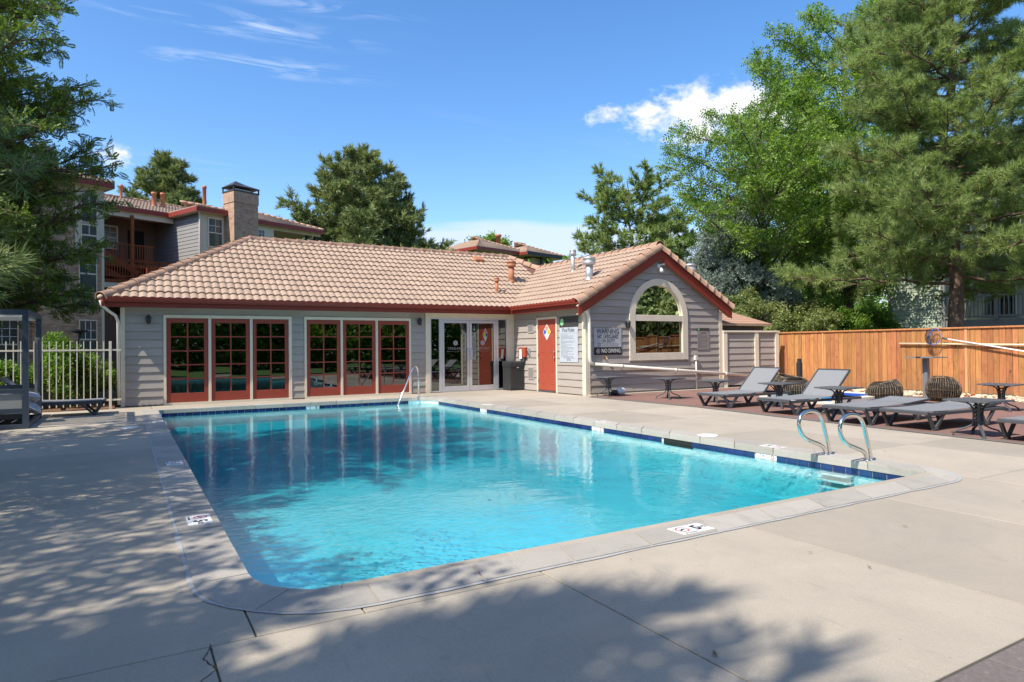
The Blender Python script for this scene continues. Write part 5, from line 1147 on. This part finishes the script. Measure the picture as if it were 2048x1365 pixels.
# grey siding block with real lap boards on its visible side and front
lb('wall',MB().box(.02,1.62,.02,4.8,0,8.68),m_siding)
z=5.3
while z<8.55:
    h=min(SB,8.66-z)
    vs=[(0,.0,z),(0,4.8,z),(-.022,4.8,z),(-.022,.0,z),(0,0,z+h-.005),(0,4.8,z+h-.005),(-.002,4.8,z+h-.005),(-.002,0,z+h-.005)]
    lb('siding_board',MB().add(vs,[(0,1,2,3),(3,2,6,7),(0,3,7,4),(1,5,6,2),(4,7,6,5)]),mat('apartment_siding',(.26,.255,.25),.7,.06,2)); z+=SB
cmt=mat('apartment_cream',(.60,.545,.42),.7,.05,3)
lb('front_panel',MB().box(0,1.62,-.02,.02,0,8.66),cmt); lb('corner_board',MB().box(-.04,.08,-.05,.07,0,8.66),cmt); lb('downspout',MB().tube([(-.25,-.3,8.75),(-.1,-.12,8.5),(-.07,-.09,8.2),(-.07,-.09,4)],.04,8),m_white)
apt_window(.46,1.20,6.92,8.42,-.02); apt_window(.46,1.20,4.1,5.55,-.02)
# wall and storeys between blocks
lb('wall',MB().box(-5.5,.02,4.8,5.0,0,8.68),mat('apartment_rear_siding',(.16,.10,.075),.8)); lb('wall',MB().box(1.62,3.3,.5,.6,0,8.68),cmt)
apt_window(-3.5,-2.2,6.95,8.1,4.79,4,2); lb('balcony_door',MB().box(-1.6,-.75,4.74,4.79,6.0,8.05),mat('dark_opening',(.012,.014,.012),.9))
# brick block
lb('brick_wall',MB().box(-8.02,-5.66,-2.2,8,0,8.68),m_brick); lb('brick_wall',MB().box(-16,-8.03,-1.2,8,0,8.68),m_brick); lb('corner_board',MB().box(-5.70,-5.60,-2.24,-2.0,0,8.66),cmt)
lb('cream_bay',MB().box(-6.75,-5.70,-2.26,-2.21,5.75,8.66),cmt)
apt_window(-6.58,-5.93,.98,2.62,-2.21,3,2,tr=.03); apt_window(-6.58,-5.93,3.88,5.50,-2.21,2,2,tr=.03); apt_window(-6.52,-5.93,6.95,8.2,-2.27,2,2,tr=.03); apt_window(-6.52,-5.93,5.95,6.8,-2.27,2,1,tr=.03)
apt_window(-9.35,-8.55,.6,2.6,-1.21,3,3,tr=.04); apt_window(-11.2,-10.2,.6,2.6,-1.21,3,3,tr=.04); apt_window(-9.35,-8.35,3.7,5.4,-1.21,3,2,tr=.04)
lb('wall_light',MB().box(-7.42,-7.18,-2.34,-2.2,3.85,4.12,bev=.02),m_black)
# balconies and stairs: stained rails, each baluster its own piece
def balcony(x0,x1,y,zf,h=1.0,nm='balcony_rail'):
    b=lb(nm,MB().box(x0,x1,y-.05,y+.05,zf+h-.05,zf+h).box(x0,x1,y-.03,y+.03,zf+.08,zf+.15),m_deckwood)
    x=x0
    while x<=x1: lb('baluster',MB().box(x-.018,x+.018,y-.045,y-.02,zf+.08,zf+h-.03),m_deckwood,b); x+=.125
    return b
balcony(-5.4,-1.2,2.7,5.95); lb('balcony_floor',MB().box(-5.5,-.02,2.75,4.8,5.72,5.9),m_deckwood); lb('balcony_post',MB().box(-2.35,-2.2,2.63,2.78,0,8.5),m_deckwood)
balcony(-5.4,-.25,1.2,4.95); lb('landing_floor',MB().box(-5.5,-.02,1.3,3.0,4.72,4.9),m_deckwood); lb('landing_beam',MB().box(-2.2,-.1,1.18,1.3,5.15,5.6),m_deckwood)
st=MB(); st.bar((-5.2,1.7,6.9),(-2.4,1.7,5.3),.05,.28); st.bar((-5.2,1.55,6.0),(-2.6,1.55,4.6),.05,.28); lb('stair_stringer',st,m_deckwood)
bal=MB(); 
lb('lower_wall',MB().box(-5.5,-.05,3.0,3.1,0,4.7),mat('apartment_rear_siding',(.16,.10,.075),.8)); lb('low_beam',MB().box(-5.5,-.1,1.1,1.2,4.45,4.7),cmt); lb('balcony_header',MB().box(-5.6,-.05,2.75,2.87,8.38,8.68),cmt)
# chimney
ch=lb('chimney',MB().box(1.36,2.80,-1.0,.05,0,9.35),m_brick); lb('soldier_course',MB().box(1.33,2.83,-1.03,.08,9.35,9.95),m_brickv,ch)
cc=MB(); cc.box(1.30,2.86,-1.06,.11,9.95,10.02); cc.box(1.30,2.86,-1.06,.11,10.2,10.24)
for x in (1.34,2.82): 
    for y in (-1.02,.07): cc.box(x-.03,x+.03,y-.03,y+.03,10.02,10.2)
cc.add([(1.25,-1.1,10.24),(2.9,-1.1,10.24),(2.9,.15,10.24),(1.25,.15,10.24),(1.75,-.5,10.62),(2.35,-.5,10.5)],[(0,1,5,4),(1,2,5),(2,3,4,5),(3,0,4)]); lb('chimney_cap',cc,mat('dark_cap_metal',(.05,.045,.043),.5),ch); lb('flue',MB().box(1.6,2.5,-.8,-.1,10.02,10.15),m_galv,ch)
# right wing
lb('wall',MB().box(3.3,4.45,.0,5,0,8.5),cmt); apt_window(3.42,3.80,7.4,8.2,-.01); lb('wall',MB().box(4.45,8.2,3.2,3.3,0,8.4),mat('apartment_shade_cream',(.30,.24,.13),.8)); lb('balcony_post',MB().box(6.9,7.1,.2,.35,0,8.5),m_black); lb('balcony_post',MB().box(7.5,7.7,.2,.35,0,8.5),m_black); lb('balcony_header',MB().box(4.4,7.8,.05,.15,8.35,8.6),cmt)  # recessed wall: darker copy of the cream, shade put into its colour
apt_roof(.0,1.2,-.0,3.0,8.88,.26,ov=.4,hipr=True)
apt_roof(3.1,7.5,.1,5.0,8.72,.36,ov=.35,hipl=False)
apt_roof(-5.6,3.0,3.1,8.2,8.88,.36,ov=.5,hipl=False,hipr=False)
apt_roof(-16,-5.8,-2.2,5,8.75,.36,ov=.45,hipl=False,hipr=True)
for x,y,h,r in ((-2.9,3.9,.75,.12),(-1.6,4.2,.8,.08),(-.35,3.0,.85,.12),(.15,3.0,.9,.12),(1.0,1.4,1.35,.10)):
    y+=1.4 if y>2 else 0; z=8.9+.36*(y-2.6)
    if x==1.0: z=9.2
    v_=lb('roof_vent',MB().lathe((x,y,z-.2),[(r*1.25,.15),(r*1.1,.2),(r,.25),(r,h),(r*1.2,h+.01),(r*1.2,h+.14)],12),m_ventred)
lb('chimney_cap',MB().box(-7.4,-6.6,.2,1.0,9.2,10.4).add([(-7.5,.1,10.4),(-6.5,.1,10.4),(-6.5,1.1,10.4),(-7.5,1.1,10.4),(-7,.6,10.8)],[(0,1,4),(1,2,4),(2,3,4),(3,0,4)]),mat('dark_cap_metal',(.05,.045,.043),.5))
# ------------------------------------------------------------------ far building behind the clubhouse roof
def at(px,py,depth):
    k=depth/1321.38; v_=f_*depth+r_*((px-1024)*k)-u_*((py-682.5)*k); return cam.matrix_world.translation+v_
FRD=58
pA=at(1030,600,FRD); far=thing('far_apartment_building','distant tan tile roofed building peeping over the clubhouse ridge','building',(pA.x,pA.y,0),R(15))
apt_keep=apt
def on(parent):
    global apt; apt=parent
on(far); rz_=at(1030,523,FRD).z+.85
lb('wall',MB().box(-4.6,1.2,0,7,0,rz_-.3),mat('tan_wall',(.42,.33,.2),.8)); lb('wall',MB().box(1.2,4.2,-.8,6,0,rz_-.5),mat('tan_wall',(.42,.33,.2),.8))
o1=apt_roof(-4.4,1.0,0,6.4,rz_-.1,.40,ov=.6); 
o2=apt_roof(.6,4.6,-.9,4.6,rz_-.15,.40,ov=.6)
lb('dark_eave_underside',MB().box(-.05,5.28,-1.64,-1.52,rz_-.40,rz_-.10),m_darkroof); lb('roof_vent',MB().lathe((.2,2.2,rz_+.8),[(.2,0),(.2,.8),(.28,.82),(.28,1.0)],10),m_ventred); lb('balcony_post',MB().box(2.2,2.4,-1.2,-1.0,0,rz_-.3),m_darkroof); lb('balcony_post',MB().box(3.0,3.2,-1.2,-1.0,0,rz_-.3),m_darkroof)  # near-black strip at the eave: its dark underside put into the colour
on(apt_keep)
# ------------------------------------------------------------------ green building beyond the wood fence
gb=thing('green_building','sage green house with grey balcony rails behind the large pine','building',(31,-2,0)); on(gb)
mtg=mat('grey_deck_paint',(.20,.20,.20),.7,.08,5)
lb('wall',MB().box(.0,6,-1.0+1.0,2.2,0,9.2),m_green); lb('wall',MB().box(2.2,6,-8,0,0,9.2),m_green)
z=2.2
while z<8.9: lb('siding_board',MB().add([(-.03,.0,z),(-.03,2.2,z),(-.005,2.2,z+.19),(-.005,0,z+.19),(0,0,z),(0,2.2,z)],[(0,3,2,1),(0,1,5,4)]),m_green); z+=.2
lb('corner_post',MB().box(-.06,.06,-.14,.0,0,9.2),mtg); lb('corner_post',MB().box(-.06,.06,2.2,2.33,0,9.2),mtg)
for zf in (2.25,5.35):
    lb('balcony_floor',MB().box(.0,2.2,-8,-.15,zf-.3,zf),mtg); r=lb('balcony_rail',MB().box(-.04,.04,-8,-.15,zf+.95,zf+1.03).box(-.03,.03,-8,-.15,zf+.1,zf+.16),mtg)
    y=-.3
    while y>-8: lb('baluster',MB().box(-.02,.02,y-.02,y+.02,zf+.1,zf+.97),mtg,r); y-=.16 if zf<3 else .3
    for y in (-2.1,-4.6,-7.2): lb('balcony_post',MB().box(-.07,.07,y-.07,y+.07,zf,zf+3.0),mtg)
for (y0,y1,z0,z1) in ((-1.9,-.5,2.5,4.3),(-4.2,-2.9,2.4,4.4),(-6.6,-5.2,2.6,4.2),(-2.2,-.6,5.7,7.6),(-5.0,-3.4,5.6,7.6)):
    f=MB(); f.box(2.12,2.19,y0-.08,y1+.08,z0-.08,z0); f.box(2.12,2.19,y0-.08,y1+.08,z1,z1+.08); f.box(2.12,2.19,y0-.08,y0,z0,z1); f.box(2.12,2.19,y1,y1+.08,z0,z1); f.box(2.14,2.19,(y0+y1)/2-.03,(y0+y1)/2+.03,z0,z1); w=lb('window',f,m_paper); lb('pane',MB().add([(2.17,y0,z0),(2.17,y1,z0),(2.168,y1,z1),(2.168,y0,z1)],[(0,1,2,3)]),m_glass,w)
r=lb('low_rail',MB().box(-.1,-.04,2.4,7,2.25,2.33),mtg); y=2.5
while y<7: lb('baluster',MB().box(-.09,-.05,y-.02,y+.02,1.3,2.25),mtg,r); y+=.2
lb('roof',MB().add([(-.8,-8.5,9.2),(-.8,2.9,9.2),(3,1.2,10.6),(3,-7,10.6),(7,-8.5,9.2),(7,2.9,9.2)],[(0,3,2,1),(1,2,5),(3,4,5,2),(0,4,3)]),m_shingle)
on(apt_keep)
# ------------------------------------------------------------------ trees
def basis(D,g):
    # rotation matrices (N,3,3) whose z axis is D, random roll
    D=D/np.linalg.norm(D,axis=1,keepdims=True); A=g.normal(size=D.shape); X=np.cross(A,D); X/=np.linalg.norm(X,axis=1,keepdims=True)+1e-9; Y=np.cross(D,X); return np.stack([X,Y,D],2)
def brush(K,L,w,stem,g,cone=75,up=0.):
    # needles round a short stem along +z
    V=[];F=[]
    for i in range(K):
        s=g.uniform(0,1); a=g.uniform(0,2*PI); c=R(cone)*(1-.65*s)*g.uniform(.7,1.1); d=np.array([math.sin(c)*math.cos(a),math.sin(c)*math.sin(a),math.cos(c)]); p=np.array([0,0,stem*s]); l=L*g.uniform(.75,1.1)
        t=np.cross(d,g.normal(size=3)); t/=np.linalg.norm(t); V+= [p-t*w/2,p+t*w/2,p+d*l]; F.append((len(V)-3,len(V)-2,len(V)-1))
    return np.array(V),np.array(F)
def frond(K,L,w,l,g,droop=.25):
    # feather leaf along +z drooping
    V=[];F=[]
    for i in range(K):
        s=(i+.5)/K; side=1 if i%2 else -1; p=np.array([0,-droop*L*s*s,L*s]); d=np.array([side*.9,-.25+g.uniform(-.25,.25),.45]); d/=np.linalg.norm(d); u=np.array([0,g.uniform(-.5,.5),1.]); u-=d*u.dot(d); u/=np.linalg.norm(u); ll=l*(1-.35*abs(2*s-1))
        V+=[p,p+d*ll*.5+u*w/2,p+d*ll,p+d*ll*.5-u*w/2]; F.append((len(V)-4,len(V)-3,len(V)-2,len(V)-1))
    return np.array(V),np.array(F)
def leafy(K,rad,l,w,g):
    V=[];F=[]
    for i in range(K):
        d=g.normal(size=3); d/=np.linalg.norm(d); p=d*rad*g.uniform(.1,1); u=np.cross(d,g.normal(size=3)); u/=np.linalg.norm(u); d2=d*.4+np.array([0,0,-.3])+g.normal(size=3)*.4; d2/=np.linalg.norm(d2)
        V+=[p,p+d2*l*.5+u*w/2,p+d2*l,p+d2*l*.5-u*w/2]; F.append((len(V)-4,len(V)-3,len(V)-2,len(V)-1))
    return np.array(V),np.array(F)
def emit(P,D,Sc,templ,g):
    P=np.array(P);D=np.array(D);Sc=np.array(Sc); B=basis(D,g); idx=g.randint(0,len(templ),len(P)); VV=[];FF=[];o=0
    for k,(tv,tf) in enumerate(templ):
        m=idx==k; n=m.sum()
        if n==0: continue
        q=np.einsum('nij,vj->nvi',B[m],tv)*Sc[m][:,None,None]+P[m][:,None,:]; VV.append(q.reshape(-1,3)); FF.append((tf[None]+np.arange(n)[:,None,None]*len(tv)).reshape(-1,tf.shape[1])+o); o+=n*len(tv)
    return np.concatenate(VV),np.concatenate(FF)
def bez(a,b,c,n): return [a*(1-t)**2+b*2*t*(1-t)+c*t*t for t in [i/n for i in range(n+1)]]
def tree(name,label,loc,H,z0,prof,kind,seed,nl,fmat,bark,trunk_r=.2,sec=7,ter=3,tsc=1.,templ=None,group=None,lean=(0,0),asc=.3,droop=0.,limb_r=.05,density=1.,az_bias=None,cat='tree',sub=.42,jitter=.25,fork=0):
    g=np.random.RandomState(seed); rt=random.Random(seed)
    t=thing(name,label,cat,(loc[0],loc[1],0),0,group); base=np.array([0,0,-.15]); top=np.array([lean[0],lean[1],H*.97]); wob=[np.array([g.normal()*.02*H*.4,g.normal()*.02*H*.4,0]) for _ in range(12)]
    def trunk(s): 
        i=s*10; k=int(i); f=i-k; w=wob[min(k,11)]*(1-f)+wob[min(k+1,11)]*f; return base+(top-base)*s+w*min(1,s*3)
    tm=MB(); tp=[trunk(i/14) for i in range(15)]; tr=[trunk_r*(1.25 if i==0 else 1)*(1-.93*(i/14)**.9)+.01 for i in range(15)]; tm.tube(tp,tr,10,cap=False)
    bm_=MB(); tw=MB(); P=[];D=[];Sc=[]
    UP=np.array([0,0,1.])
    for i in range(nl):
        u=(i+.5)/nl; u=u**.85; th=i*2.39996+g.uniform(-.4,.4)
        Rr=prof(u,th)*g.uniform(1-jitter,1.05)
        if Rr<.1: Rr=.1
        ztip=z0+(H-z0)*u
        rise=asc*Rr*(1 if kind!='pine' else (.15+.9*u)); zb=max(z0*.75,ztip-rise); sb=min(.97,max(0.05,(zb+.15)/(H*.97)))
        p0=trunk(sb); out=np.array([math.cos(th),math.sin(th),0]); p2=np.array([out[0]*Rr+lean[0]*u,out[1]*Rr+lean[1]*u,ztip]); 
        mid=(p0+p2)/2+UP*(-.12*Rr if kind=='pine' else .16*Rr)+g.normal(size=3)*.06*Rr; mid[2]-=droop*Rr*.0
        p2[2]-=droop*Rr
        n=9; pts=bez(p0,mid,p2,n); pts=[p+g.normal(size=3)*.012*Rr*(k>0) for k,p in enumerate(pts)]
        lr=limb_r*(.35+.65*min(1,Rr/3))*(1-.35*u); bm_.tube(pts,[lr*(1-.85*k/n)+.006 for k in range(n+1)],5,cap=False)
        ns=max(3,int(sec*Rr/3*density+2))
        for j in range(ns):
            s=.18+.82*(j+g.uniform(.2,.8))/ns; k=min(n-1,int(s*n)); f=s*n-k; q=pts[k]*(1-f)+pts[k+1]*f; tg_=pts[k+1]-pts[k]; tg_/=np.linalg.norm(tg_)
            side=np.cross(tg_,UP); side/=np.linalg.norm(side)+1e-9; sgn=1 if j%2 else -1; sl_=sub*Rr*(1.08-s*.75)*g.uniform(.6,1.15); 
            dd=tg_*(.55+.5*s)+side*sgn*g.uniform(.5,1.0)+UP*g.uniform(-.15,.45 if kind!='locust' else .5); dd/=np.linalg.norm(dd); e=q+dd*sl_; m2=(q+e)/2+UP*(-.08*sl_ if kind=='pine' else .1*sl_)
            if kind=='locust': e=e-UP*.12*sl_
            if kind=='pine': e=e+UP*.12*sl_
            sp_=bez(q,m2,e,4); tw.tube(sp_,[lr*.34,lr*.25,lr*.18,.010,.006],4,cap=False)
            for c in range(ter+1):
                ss=(c+g.uniform(.3,1.))/(ter+1); kk=min(3,int(ss*4)); ff=ss*4-kk; a=sp_[kk]*(1-ff)+sp_[kk+1]*ff; d3=dd*.7+g.normal(size=3)*.55; d3[2]+=.25 if kind!='locust' else .05
                d3/=np.linalg.norm(d3); tl_=g.uniform(.18,.42)*sl_+.12; b=a+d3*tl_
                tw.tube([a,b],[.008,.004],3,cap=False)
                nt_=max(1,int(tl_/(.17*tsc)*density+.5))
                for x in range(nt_+1):
                    fr_=(x+.6)/(nt_+1); pp=a+(b-a)*fr_; dv=d3+g.normal(size=3)*(.35 if kind!='locust' else .8)
                    if kind=='locust': dv[2]-=.35
                    if kind=='pine': dv[2]+=.25
                    P.append(pp);D.append(dv);Sc.append(tsc*g.uniform(.75,1.2))
            P.append(e);D.append(dd);Sc.append(tsc*1.1)
        P.append(pts[-1]);D.append(pts[-1]-pts[-2]);Sc.append(tsc*1.15)
    build('trunk',tm,bark,t,local=True)
    build('limbs',bm_,bark if kind!='locust' else m_bark2,t,local=True); tw_o=build('twigs',tw,m_twig,t,local=True)
    V,F=emit(P,D,Sc,templ,g); me=np_mesh('foliage',V,F,fmat); o=bpy.data.objects.new('crown',me); COL.objects.link(o); o.parent=t
    return t,len(F)
gt=np.random.RandomState(1)
T_pine_near=[brush(30,.15,.0085,.12,gt,80) for _ in range(5)]
T_pine_mid=[brush(34,.165,.0125,.13,gt,80) for _ in range(5)]
T_pine_far=[brush(16,.24,.045,.22,gt,70) for _ in range(4)]
T_frond=[frond(16,.20,.028,.065,gt) for _ in range(5)]
T_frond_far=[frond(8,.32,.055,.12,gt) for _ in range(4)]
T_spruce=[brush(30,.07,.022,.26,gt,85) for _ in range(4)]
T_leaf=[leafy(14,.12,.055,.034,gt) for _ in range(5)]
T_leaf_far=[leafy(12,.30,.16,.11,gt) for _ in range(4)]
ell=lambda R_,p=.5,q=.5:(lambda u,th:R_*(max(0,math.sin(PI*min(1,max(0,(u*.92+.06)))))**p))
cone=lambda R_,b=.12:(lambda u,th:R_*(b+(1-b)*(1-u))**.9)
CNT=0
def T(*a,**k):
    global CNT; t,n=tree(*a,**k); CNT+=n; return t
# large pine right
pp=at(1905,655,20.3)
T('pine_tree','large pine with drooping lower boughs and thick trunk behind the wood fence',(pp.x,pp.y),16.5,3.1,lambda u,th:4.6*(1-.62*u)*(1+.10*math.sin(3*th)),'pine',21,134,f_pine,m_bark,trunk_r=.235,sec=9,ter=4,tsc=1.3,templ=T_pine_mid,asc=.35,droop=.02,limb_r=.05,density=.9,jitter=.45,group=None)
# locusts behind it
pp=at(1700,600,31); T('locust_tree','tall airy locust tree rising behind the large pine',(pp.x,pp.y),17.2,4.0,ell(5.6,.55),'locust',5,46,f_loc,m_bark2,trunk_r=.26,sec=9,ter=3,tsc=1.35,templ=T_frond_far[:],asc=.75,limb_r=.06,density=1.5,group='locust trees beyond the fence')
pp=at(1560,600,25.2); T('locust_tree','airy locust tree leaning left above the blue spruce',(pp.x,pp.y),10.6,4.3,ell(4.0,.55),'locust',8,38,f_loc,m_bark2,trunk_r=.22,sec=8,ter=3,tsc=1.1,templ=T_frond_far[:],asc=.7,limb_r=.05,density=1.35,lean=(-.8,.6),group='locust trees beyond the fence')
pp=at(1620,600,34); T('locust_tree','bright green locust filling the gap under the other locusts',(pp.x,pp.y),9.0,1.2,ell(4.0,.5),'locust',18,36,f_loc,m_bark2,trunk_r=.2,sec=8,ter=3,tsc=1.6,templ=T_frond_far[:],asc=.5,limb_r=.06,density=.8,group='locust trees beyond the fence')
pp=at(1465,600,26); T('blue_spruce','blue green spruce beyond the clubhouse gable',(pp.x,pp.y),6.9,.3,(lambda u,th:2.75*(1-u)**.62*(1+.16*math.sin(3*th+9*u))+.12),'spruce',9,150,f_spr,m_bark2,trunk_r=.15,sec=8,ter=4,tsc=1.25,templ=T_spruce,asc=.05,droop=.12,limb_r=.03,density=1.6,jitter=.45,group=None)
pp=at(1262,600,37); T('pine_tree','pine seen left of the blue spruce over the gable roof',(pp.x,pp.y),10.9,3.0,lambda u,th:3.9*(1-.5*u)*(1+.22*math.sin(2.3*th+1)),'pine',31,44,f_pine,m_bark,trunk_r=.16,sec=7,ter=3,tsc=1.25,templ=T_pine_far,asc=.5,limb_r=.05,density=.8)
pp=at(1345,600,40); T('pine_tree','smaller pine between the spruce and the gable pine',(pp.x,pp.y),9.2,2.0,lambda u,th:2.2*(1-.5*u),'pine',33,34,f_pine,m_bark,trunk_r=.14,sec=7,ter=3,tsc=1.25,templ=T_pine_far,asc=.5,limb_r=.05,density=.8)
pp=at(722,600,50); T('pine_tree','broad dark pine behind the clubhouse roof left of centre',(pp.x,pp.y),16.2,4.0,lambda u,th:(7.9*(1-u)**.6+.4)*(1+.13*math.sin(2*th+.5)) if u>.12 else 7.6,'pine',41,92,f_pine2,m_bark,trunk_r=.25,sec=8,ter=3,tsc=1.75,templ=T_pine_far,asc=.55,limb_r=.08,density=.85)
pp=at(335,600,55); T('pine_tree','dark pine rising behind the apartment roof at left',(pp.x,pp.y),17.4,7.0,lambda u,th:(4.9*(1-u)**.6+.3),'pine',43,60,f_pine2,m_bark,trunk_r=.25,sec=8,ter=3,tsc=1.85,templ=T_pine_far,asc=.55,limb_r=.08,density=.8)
pp=at(975,600,66); T('round_tree','small round green tree above the distant tile roof',(pp.x,pp.y),12.4,7.5,ell(2.9,.5),'locust',51,30,f_loc,m_bark2,trunk_r=.2,sec=7,ter=3,tsc=1.6,templ=T_leaf_far,asc=.5,limb_r=.06,density=.7)
# left trees
LT='trees casting shade from the left'
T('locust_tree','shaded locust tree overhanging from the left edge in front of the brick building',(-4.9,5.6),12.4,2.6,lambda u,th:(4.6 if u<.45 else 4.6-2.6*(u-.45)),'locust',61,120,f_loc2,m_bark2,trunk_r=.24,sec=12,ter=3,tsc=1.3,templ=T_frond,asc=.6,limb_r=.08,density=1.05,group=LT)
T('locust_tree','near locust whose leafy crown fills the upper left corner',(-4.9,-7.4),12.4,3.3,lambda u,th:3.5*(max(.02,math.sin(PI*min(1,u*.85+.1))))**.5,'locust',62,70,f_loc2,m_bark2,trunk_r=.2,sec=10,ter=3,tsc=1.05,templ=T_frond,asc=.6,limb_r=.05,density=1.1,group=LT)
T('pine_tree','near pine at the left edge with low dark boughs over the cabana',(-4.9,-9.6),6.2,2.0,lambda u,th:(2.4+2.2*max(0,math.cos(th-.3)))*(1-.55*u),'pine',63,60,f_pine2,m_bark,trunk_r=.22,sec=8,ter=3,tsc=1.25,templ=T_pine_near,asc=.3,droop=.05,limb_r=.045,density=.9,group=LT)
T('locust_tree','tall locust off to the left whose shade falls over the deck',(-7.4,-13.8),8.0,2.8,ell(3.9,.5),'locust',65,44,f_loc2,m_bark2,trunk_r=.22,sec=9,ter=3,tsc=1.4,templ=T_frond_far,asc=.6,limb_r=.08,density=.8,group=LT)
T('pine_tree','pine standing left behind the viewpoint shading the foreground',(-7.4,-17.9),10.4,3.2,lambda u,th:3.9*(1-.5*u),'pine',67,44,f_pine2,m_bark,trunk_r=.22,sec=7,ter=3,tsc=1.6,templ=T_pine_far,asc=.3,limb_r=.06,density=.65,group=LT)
# shrubs
def shrub(name,label,loc,r,h,fm,seed,n,templ,sc=1.,flowers=0,group=None,sq=1.):
    g=np.random.RandomState(seed); t=thing(name,label,'shrub',(loc[0],loc[1],loc[2] if len(loc)>2 else 0),0,group); P=[];D=[]
    st=MB()
    for i in range(26):
        th=g.uniform(0,2*PI); rr=r*math.sqrt(g.uniform(0,1)); z=h*g.uniform(.55,1)*(1-.35*(rr/r)**2); st.tube([(rr*.2*math.cos(th),rr*.2*math.sin(th)*sq,0),(rr*.6*math.cos(th),rr*.6*math.sin(th)*sq,z*.55),(rr*math.cos(th),rr*math.sin(th)*sq,z)],[.014,.009,.005],4,cap=False)
    build('stems',st,m_twig,t,local=True)
    lum=[(g.uniform(0,2*PI),math.sqrt(g.uniform(0,1)),g.uniform(.35,.95),g.uniform(.22,.4)) for _ in range(26)]
    for i in range(n):
        a,rr,zz,cr=lum[g.randint(26)]; d=g.normal(size=3); d/=np.linalg.norm(d); q=np.array([r*rr*.8*math.cos(a),r*rr*.8*math.sin(a)*sq,h*zz*(1-.3*rr*rr)])+d*cr*r*.75*g.uniform(.5,1.05)
        if q[2]<.03: q[2]=g.uniform(.03,.3)
        P.append(q);D.append(d+np.array([0,0,.4]))
    V,F=emit(P,D,np.full(n,sc)*g.uniform(.7,1.2,n),templ,g); o=bpy.data.objects.new('leaves',np_mesh('leaves',V,F,fm)); COL.objects.link(o); o.parent=t
    if flowers:
        fl_=MB()
        for i in range(flowers):
            q=np.array(P[g.randint(n)])*1.03; 
            for k in range(5): c=q+g.normal(size=3)*.022; fl_.lathe((c[0],c[1],c[2]),[(.0,0),(.022,.008),(.0,.016)],5,cap=False)
        build('blossoms',fl_,m_flower,t,local=True)['kind']='stuff'
    return t
Lf=[leafy(12,.11,.075,.05,gt) for _ in range(4)]
shrub('flowering_shrub','big leafy shrub with cream blossoms behind the cream fence',(-1.35,1.2,0),.95,1.55,f_bri,71,1500,Lf,1.0,60)
shrub('flowering_shrub','lower leafy shrub with cream blossoms near the downspout',(-.75,1.9,0),.6,1.15,f_bri,72,600,Lf,1.0,16)
shrub('flowering_shrub','bushy green shrub behind the cabana',(-2.5,.9,0),.8,1.0,f_bri,73,900,Lf,1.0,20)
shrub('flowering_shrub','leftmost green shrub behind the fence',(-3.9,1.0,0),.8,.9,f_bri,74,800,Lf,1.0,14)
shrub('young_plant','bright young leafy plant poking through the fence pickets',(-1.15,-.12,0),.16,.55,f_bri,75,60,Lf,.9,0)
g=np.random.RandomState(3); lab=['tall tangled shrub behind the shed roof','reddish green shrub right of the shed','loose shrub with bare stems behind the fence, left part','bright green shrub behind the middle of the fence','shrub close to the green house corner','low shrub under the pine boughs']
for i,(px,dp,rr,hh,fm) in enumerate(((1480,24,1.3,3.4,f_shr),(1545,23.5,1.2,3.2,f_shr),(1605,25,1.4,3.3,f_shr),(1680,25,1.4,3.2,f_bri),(1752,26,1.2,3.0,f_bri),(1640,22.5,1.0,2.6,f_shr))):
    pp=at(px,655,dp); shrub('tangled_shrub',lab[i],(pp.x,pp.y,0),rr,hh,fm,80+i,1700,T_leaf,1.5,0,group='shrubs beyond the wood fence')
# dark hedge mass far beyond
def mass(name,label,cx,cy,rx,ry,z0,h,n,fm,seed,templ,sc):
    g=np.random.RandomState(seed); a=g.uniform(0,2*PI,n); r=np.sqrt(g.uniform(0,1,n)); P=np.stack([cx+rx*r*np.cos(a),cy+ry*r*np.sin(a),z0+h*g.uniform(0,1,n)**.8*(1-.4*r*r)*(.8+.4*np.sin(a*5+seed))],1); D=g.normal(size=(n,3)); V,F=emit(P,D,np.full(n,sc),templ,g); o=np_obj(name,V,F,fm); o['kind']='stuff'; return o
mass('far_woodland','',44,22,26,9,0,7.5,5200,f_loc,91,T_leaf_far,3.0)
mass('far_woodland','',-22,44,16,10,0,8,1500,f_pine2,92,T_leaf_far,3.0)
# trees and lawn beyond the near side of the pool (seen in the glass)
shrub_lawn=struct('lawn',MB().box(-30,60,-120,-19,-.088,-.035),mat('green_lawn',(.08,.16,.035),1,.25,3,coord='World'))
mass('near_side_trees','',6,-34,24,4.5,0,10,5200,f_loc,93,T_leaf_far,2.6); mass('near_side_trees','',31,-27,5,10,0,13,4200,f_pine2,94,T_leaf_far,2.6)
print('foliage faces',CNT)
